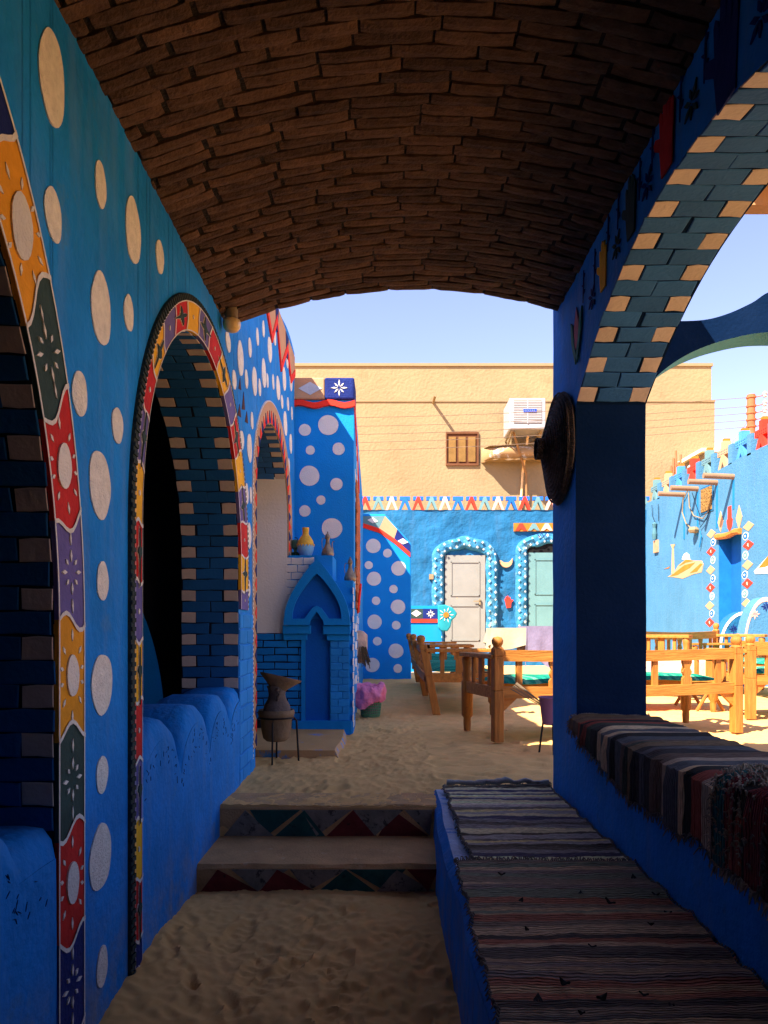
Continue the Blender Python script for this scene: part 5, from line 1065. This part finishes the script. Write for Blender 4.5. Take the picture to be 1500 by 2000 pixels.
di = thing('clay_bowl', 'wide tilted clay bowl balanced on top of the clay jar', 'bowl', (cx, cy, .40))
Mt = Matrix.Rotation(.22, 4, 'Y') @ Matrix.Rotation(-.1, 4, 'X')
MB().lathe([(0, 0), (.04, .0), (.055, .018), (.085, .045), (.116, .072), (.117, .080), (.108, .074), (.078, .05), (.045, .022), (0, .016)], (cx+.008, cy, .385), 32, M=Mt).build('bowl_body', clay, di, smooth=True)
# jars on the steps of the niche block
YB = BY+.12
yx, _ = P(597, 1085, YB); yj = thing('yellow_blue_jar', 'round pottery jar painted yellow above and pale blue below', 'jar', (yx, YB, 1.25))
pyb = mat('jar_pale_blue', (120, 176, 204), var=.1, bump=.4); pyy = mat('jar_yellow', (222, 176, 66), var=.2, ns=30, bump=.4)
MB().lathe([(0, 1.252), (.034, 1.252), (.05, 1.275), (.06, 1.31), (.0605, 1.335)], (yx, YB, 0), 28).build('jar_base', pyb, yj, smooth=True)
MB().lathe([(.0605, 1.335), (.055, 1.365), (.036, 1.395), (.024, 1.41), (.022, 1.43), (.025, 1.462), (.021, 1.462), (.019, 1.42), (0, 1.41)], (yx, YB, 0), 28).build('jar_shoulder', pyy, yj, smooth=True)
mb = MB(); 
for k in range(16): a = 2*PI*k/16; mb.lathe([(0, -.016), (.006, -.004), (.0085, .008), (0, .012)], (yx+.0575*math.cos(a), YB+.0575*math.sin(a), 1.333), 6)
mb.build('glaze_drips', pyy, yj, smooth=True)
gx_, _ = P(577, 1080, YB+.05); gl = thing('green_lantern', 'weathered green tin lantern beside the yellow and blue jar', 'lantern', (gx_, YB+.05, 1.25)); gm = mat('tin_green', (86, 128, 100), var=.3, ns=20, rough=.6)
MB().lathe([(0, 1.25), (.036, 1.25), (.036, 1.285), (.02, 1.29)], (gx_, YB+.05, 0), 12).build('lantern_base', mat('tin_dark_green', (22, 66, 52)), gl); MB().lathe([(.012, 1.285), (.014, 1.31), (.028, 1.32), (.028, 1.375), (.012, 1.382), (0, 1.382)], (gx_, YB+.05, 0), 8).build('lantern_body', gm, gl)
MB().tube([(gx_+.018, YB+.05, 1.38), (gx_+.01, YB+.05, 1.395), (gx_-.006, YB+.05, 1.398)], .003, 5).build('lantern_handle', iron, gl)
def ewer(px, zb_, label, s):
    x, _ = P(px, 0, YB); o = thing('metal_ewer', label, 'ewer', (x, YB, zb_)); q = lambda l: [(r*s, zb_+z*s) for r, z in l]
    MB().lathe(q([(0, 0), (.036, 0), (.05, .012), (.052, .03), (.044, .055), (.028, .085), (.018, .11), (.015, .135), (.016, .15), (.022, .158), (.02, .164)]), (x, YB, 0), 24).build('ewer_body', brass, o, smooth=True)
    MB().lathe(q([(.021, .164), (.018, .178), (.010, .19), (.005, .198), (.007, .203), (0, .212)]), (x, YB, 0), 16).build('lid', brass, o, smooth=True)
    MB().tube([(x-.016*s, YB, zb_+.152*s), (x-.040*s, YB, zb_+.155*s), (x-.048*s, YB, zb_+.13*s), (x-.046*s, YB, zb_+.09*s), (x-.038*s, YB, zb_+.055*s)], .003*s, 6).build('handle', brass, o, smooth=True)
    MB().tube([(x+.044*s, YB, zb_+.045*s), (x+.038*s, YB, zb_+.08*s), (x+.036*s, YB, zb_+.11*s), (x+.044*s, YB, zb_+.128*s), (x+.056*s, YB, zb_+.128*s)], [.006*s, .005*s, .004*s, .004*s, .0045*s], 6).build('spout', brass, o, smooth=True)
ewer(640, 1.25, 'dull brass ewer on the upper step of the niche block', .88); ewer(684, 1.072, 'dull brass ewer on the lower step of the niche block', .86)
# waste basket with pink bag
wx, wy = -.135, 6.29; wb = thing('waste_basket', 'green lattice waste basket lined with a pink plastic bag', 'basket', (wx, wy, 0))
mb = MB(); H_ = .185
rr_ = lambda z: .078+.020*z/H_
for k in range(8): z = .012+(H_-.02)*k/7; mb.tube([(wx+rr_(z)*math.cos(2*PI*a/28), wy+rr_(z)*math.sin(2*PI*a/28), z) for a in range(29)], .0055, 5)
for k in range(30): a = 2*PI*k/30; b = a+.16; mb.tube([(wx+rr_(0)*math.cos(a), wy+rr_(0)*math.sin(a), 0), (wx+rr_(H_)*math.cos(b), wy+rr_(H_)*math.sin(b), H_)], .0045, 5)
mb.lathe([(0, -.01), (.076, -.01), (.078, .02), (.07, .02), (0, .015)], (wx, wy, 0), 28); mb.build('lattice_body', basketg, wb, smooth=True)
MB().lathe([(0, .02), (.068, .022), (.082, H_-.01)], (wx, wy, 0), 24).build('inner_bag', mat('bag_shade_pink', (200, 110, 140)), wb, smooth=True)
mb = MB(); nA, nB = 56, 18
def bagf(a, b):
    t = 2*PI*a; prof = [(.088, .13), (.105, .10), (.118, .12), (.125, .16), (.128, .20), (.12, .235), (.10, .255), (.08, .245), (.07, .21), (.065, .17)]; s = b*(len(prof)-1); k = min(len(prof)-2, int(s)); q = s-k; r = prof[k][0]*(1-q)+prof[k+1][0]*q; z = prof[k][1]*(1-q)+prof[k+1][1]*q
    r *= 1+.16*noise.noise((math.cos(t)*1.8, math.sin(t)*1.8, z*6))+.05*math.sin(t*9+z*30); z += .035*noise.noise((math.cos(t)*1.3+5, math.sin(t)*1.3, b*2))+(-.05*math.cos(t-3.4)-.01)*(1-b)*.9
    r *= 1.16+.06*math.cos(t-3.1); cr_ = .012*noise.noise((math.cos(t)*6, math.sin(t)*6, b*5))+.010*abs(noise.noise((math.cos(t)*9+3, math.sin(t)*9, b*4))); r += cr_; z += cr_
    return (wx-.005+r*math.cos(t), wy+r*math.sin(t)*.9, z+.01)
mb.grid(bagf, nA, nB); mb.build('pink_bag', bagpink, wb, smooth=True)
st_ = MB().lathe([(.0, .0), (.03, .0), (.034, .02), (.022, .04), (0, .045)], (-.29+.04, 6.1, 0), 10, jit=.4).build('sand_coloured_stone', beige2, smooth=True, label='small rounded stone at the foot of the niche block by the basket', cat='stone')
# straw bundle and red hook on the pier side
sx_ = -.235; bn = thing('straw_bundle', 'pale bundle of straw and cloth hanging on the side of the dotted pier', 'bundle', (sx_, 6.4, .55))
MB().lathe([(0, -.15), (.05, -.14), (.075, -.08), (.08, .02), (.07, .10), (.04, .13), (0, .14)], (sx_, 6.5, .58), 14, jit=.35).build('bundle_wrap', mat('pale_wrap', (206, 168, 142), var=.2, ns=12, bump=.6), bn, smooth=True)
mb = MB()
for k in range(24): a = random.uniform(-.07, .07); mb.tube([(sx_+.03+a*.4, 6.41+a*.3, .56+random.uniform(-.03, .03)), (sx_+.05+a*.7, 6.39, .45+random.uniform(-.06, .02))], .004, 4)
mb.build('straw_ends', mat('dark_straw', (88, 72, 50)), bn)
rh = thing('red_hoop', 'narrow red hoop hanging on the brick jamb of the dotted pier', 'hoop', (-.225, 6.2, .95))
MB().tube([(-.232+.012*math.sin(2*PI*k/24), 6.3+.05*math.cos(2*PI*k/24), .99+.12*math.sin(2*PI*k/24)) for k in range(25)], .009, 6).build('hoop_ring', scarlet, rh, smooth=True)
bpy.context.view_layer.update()
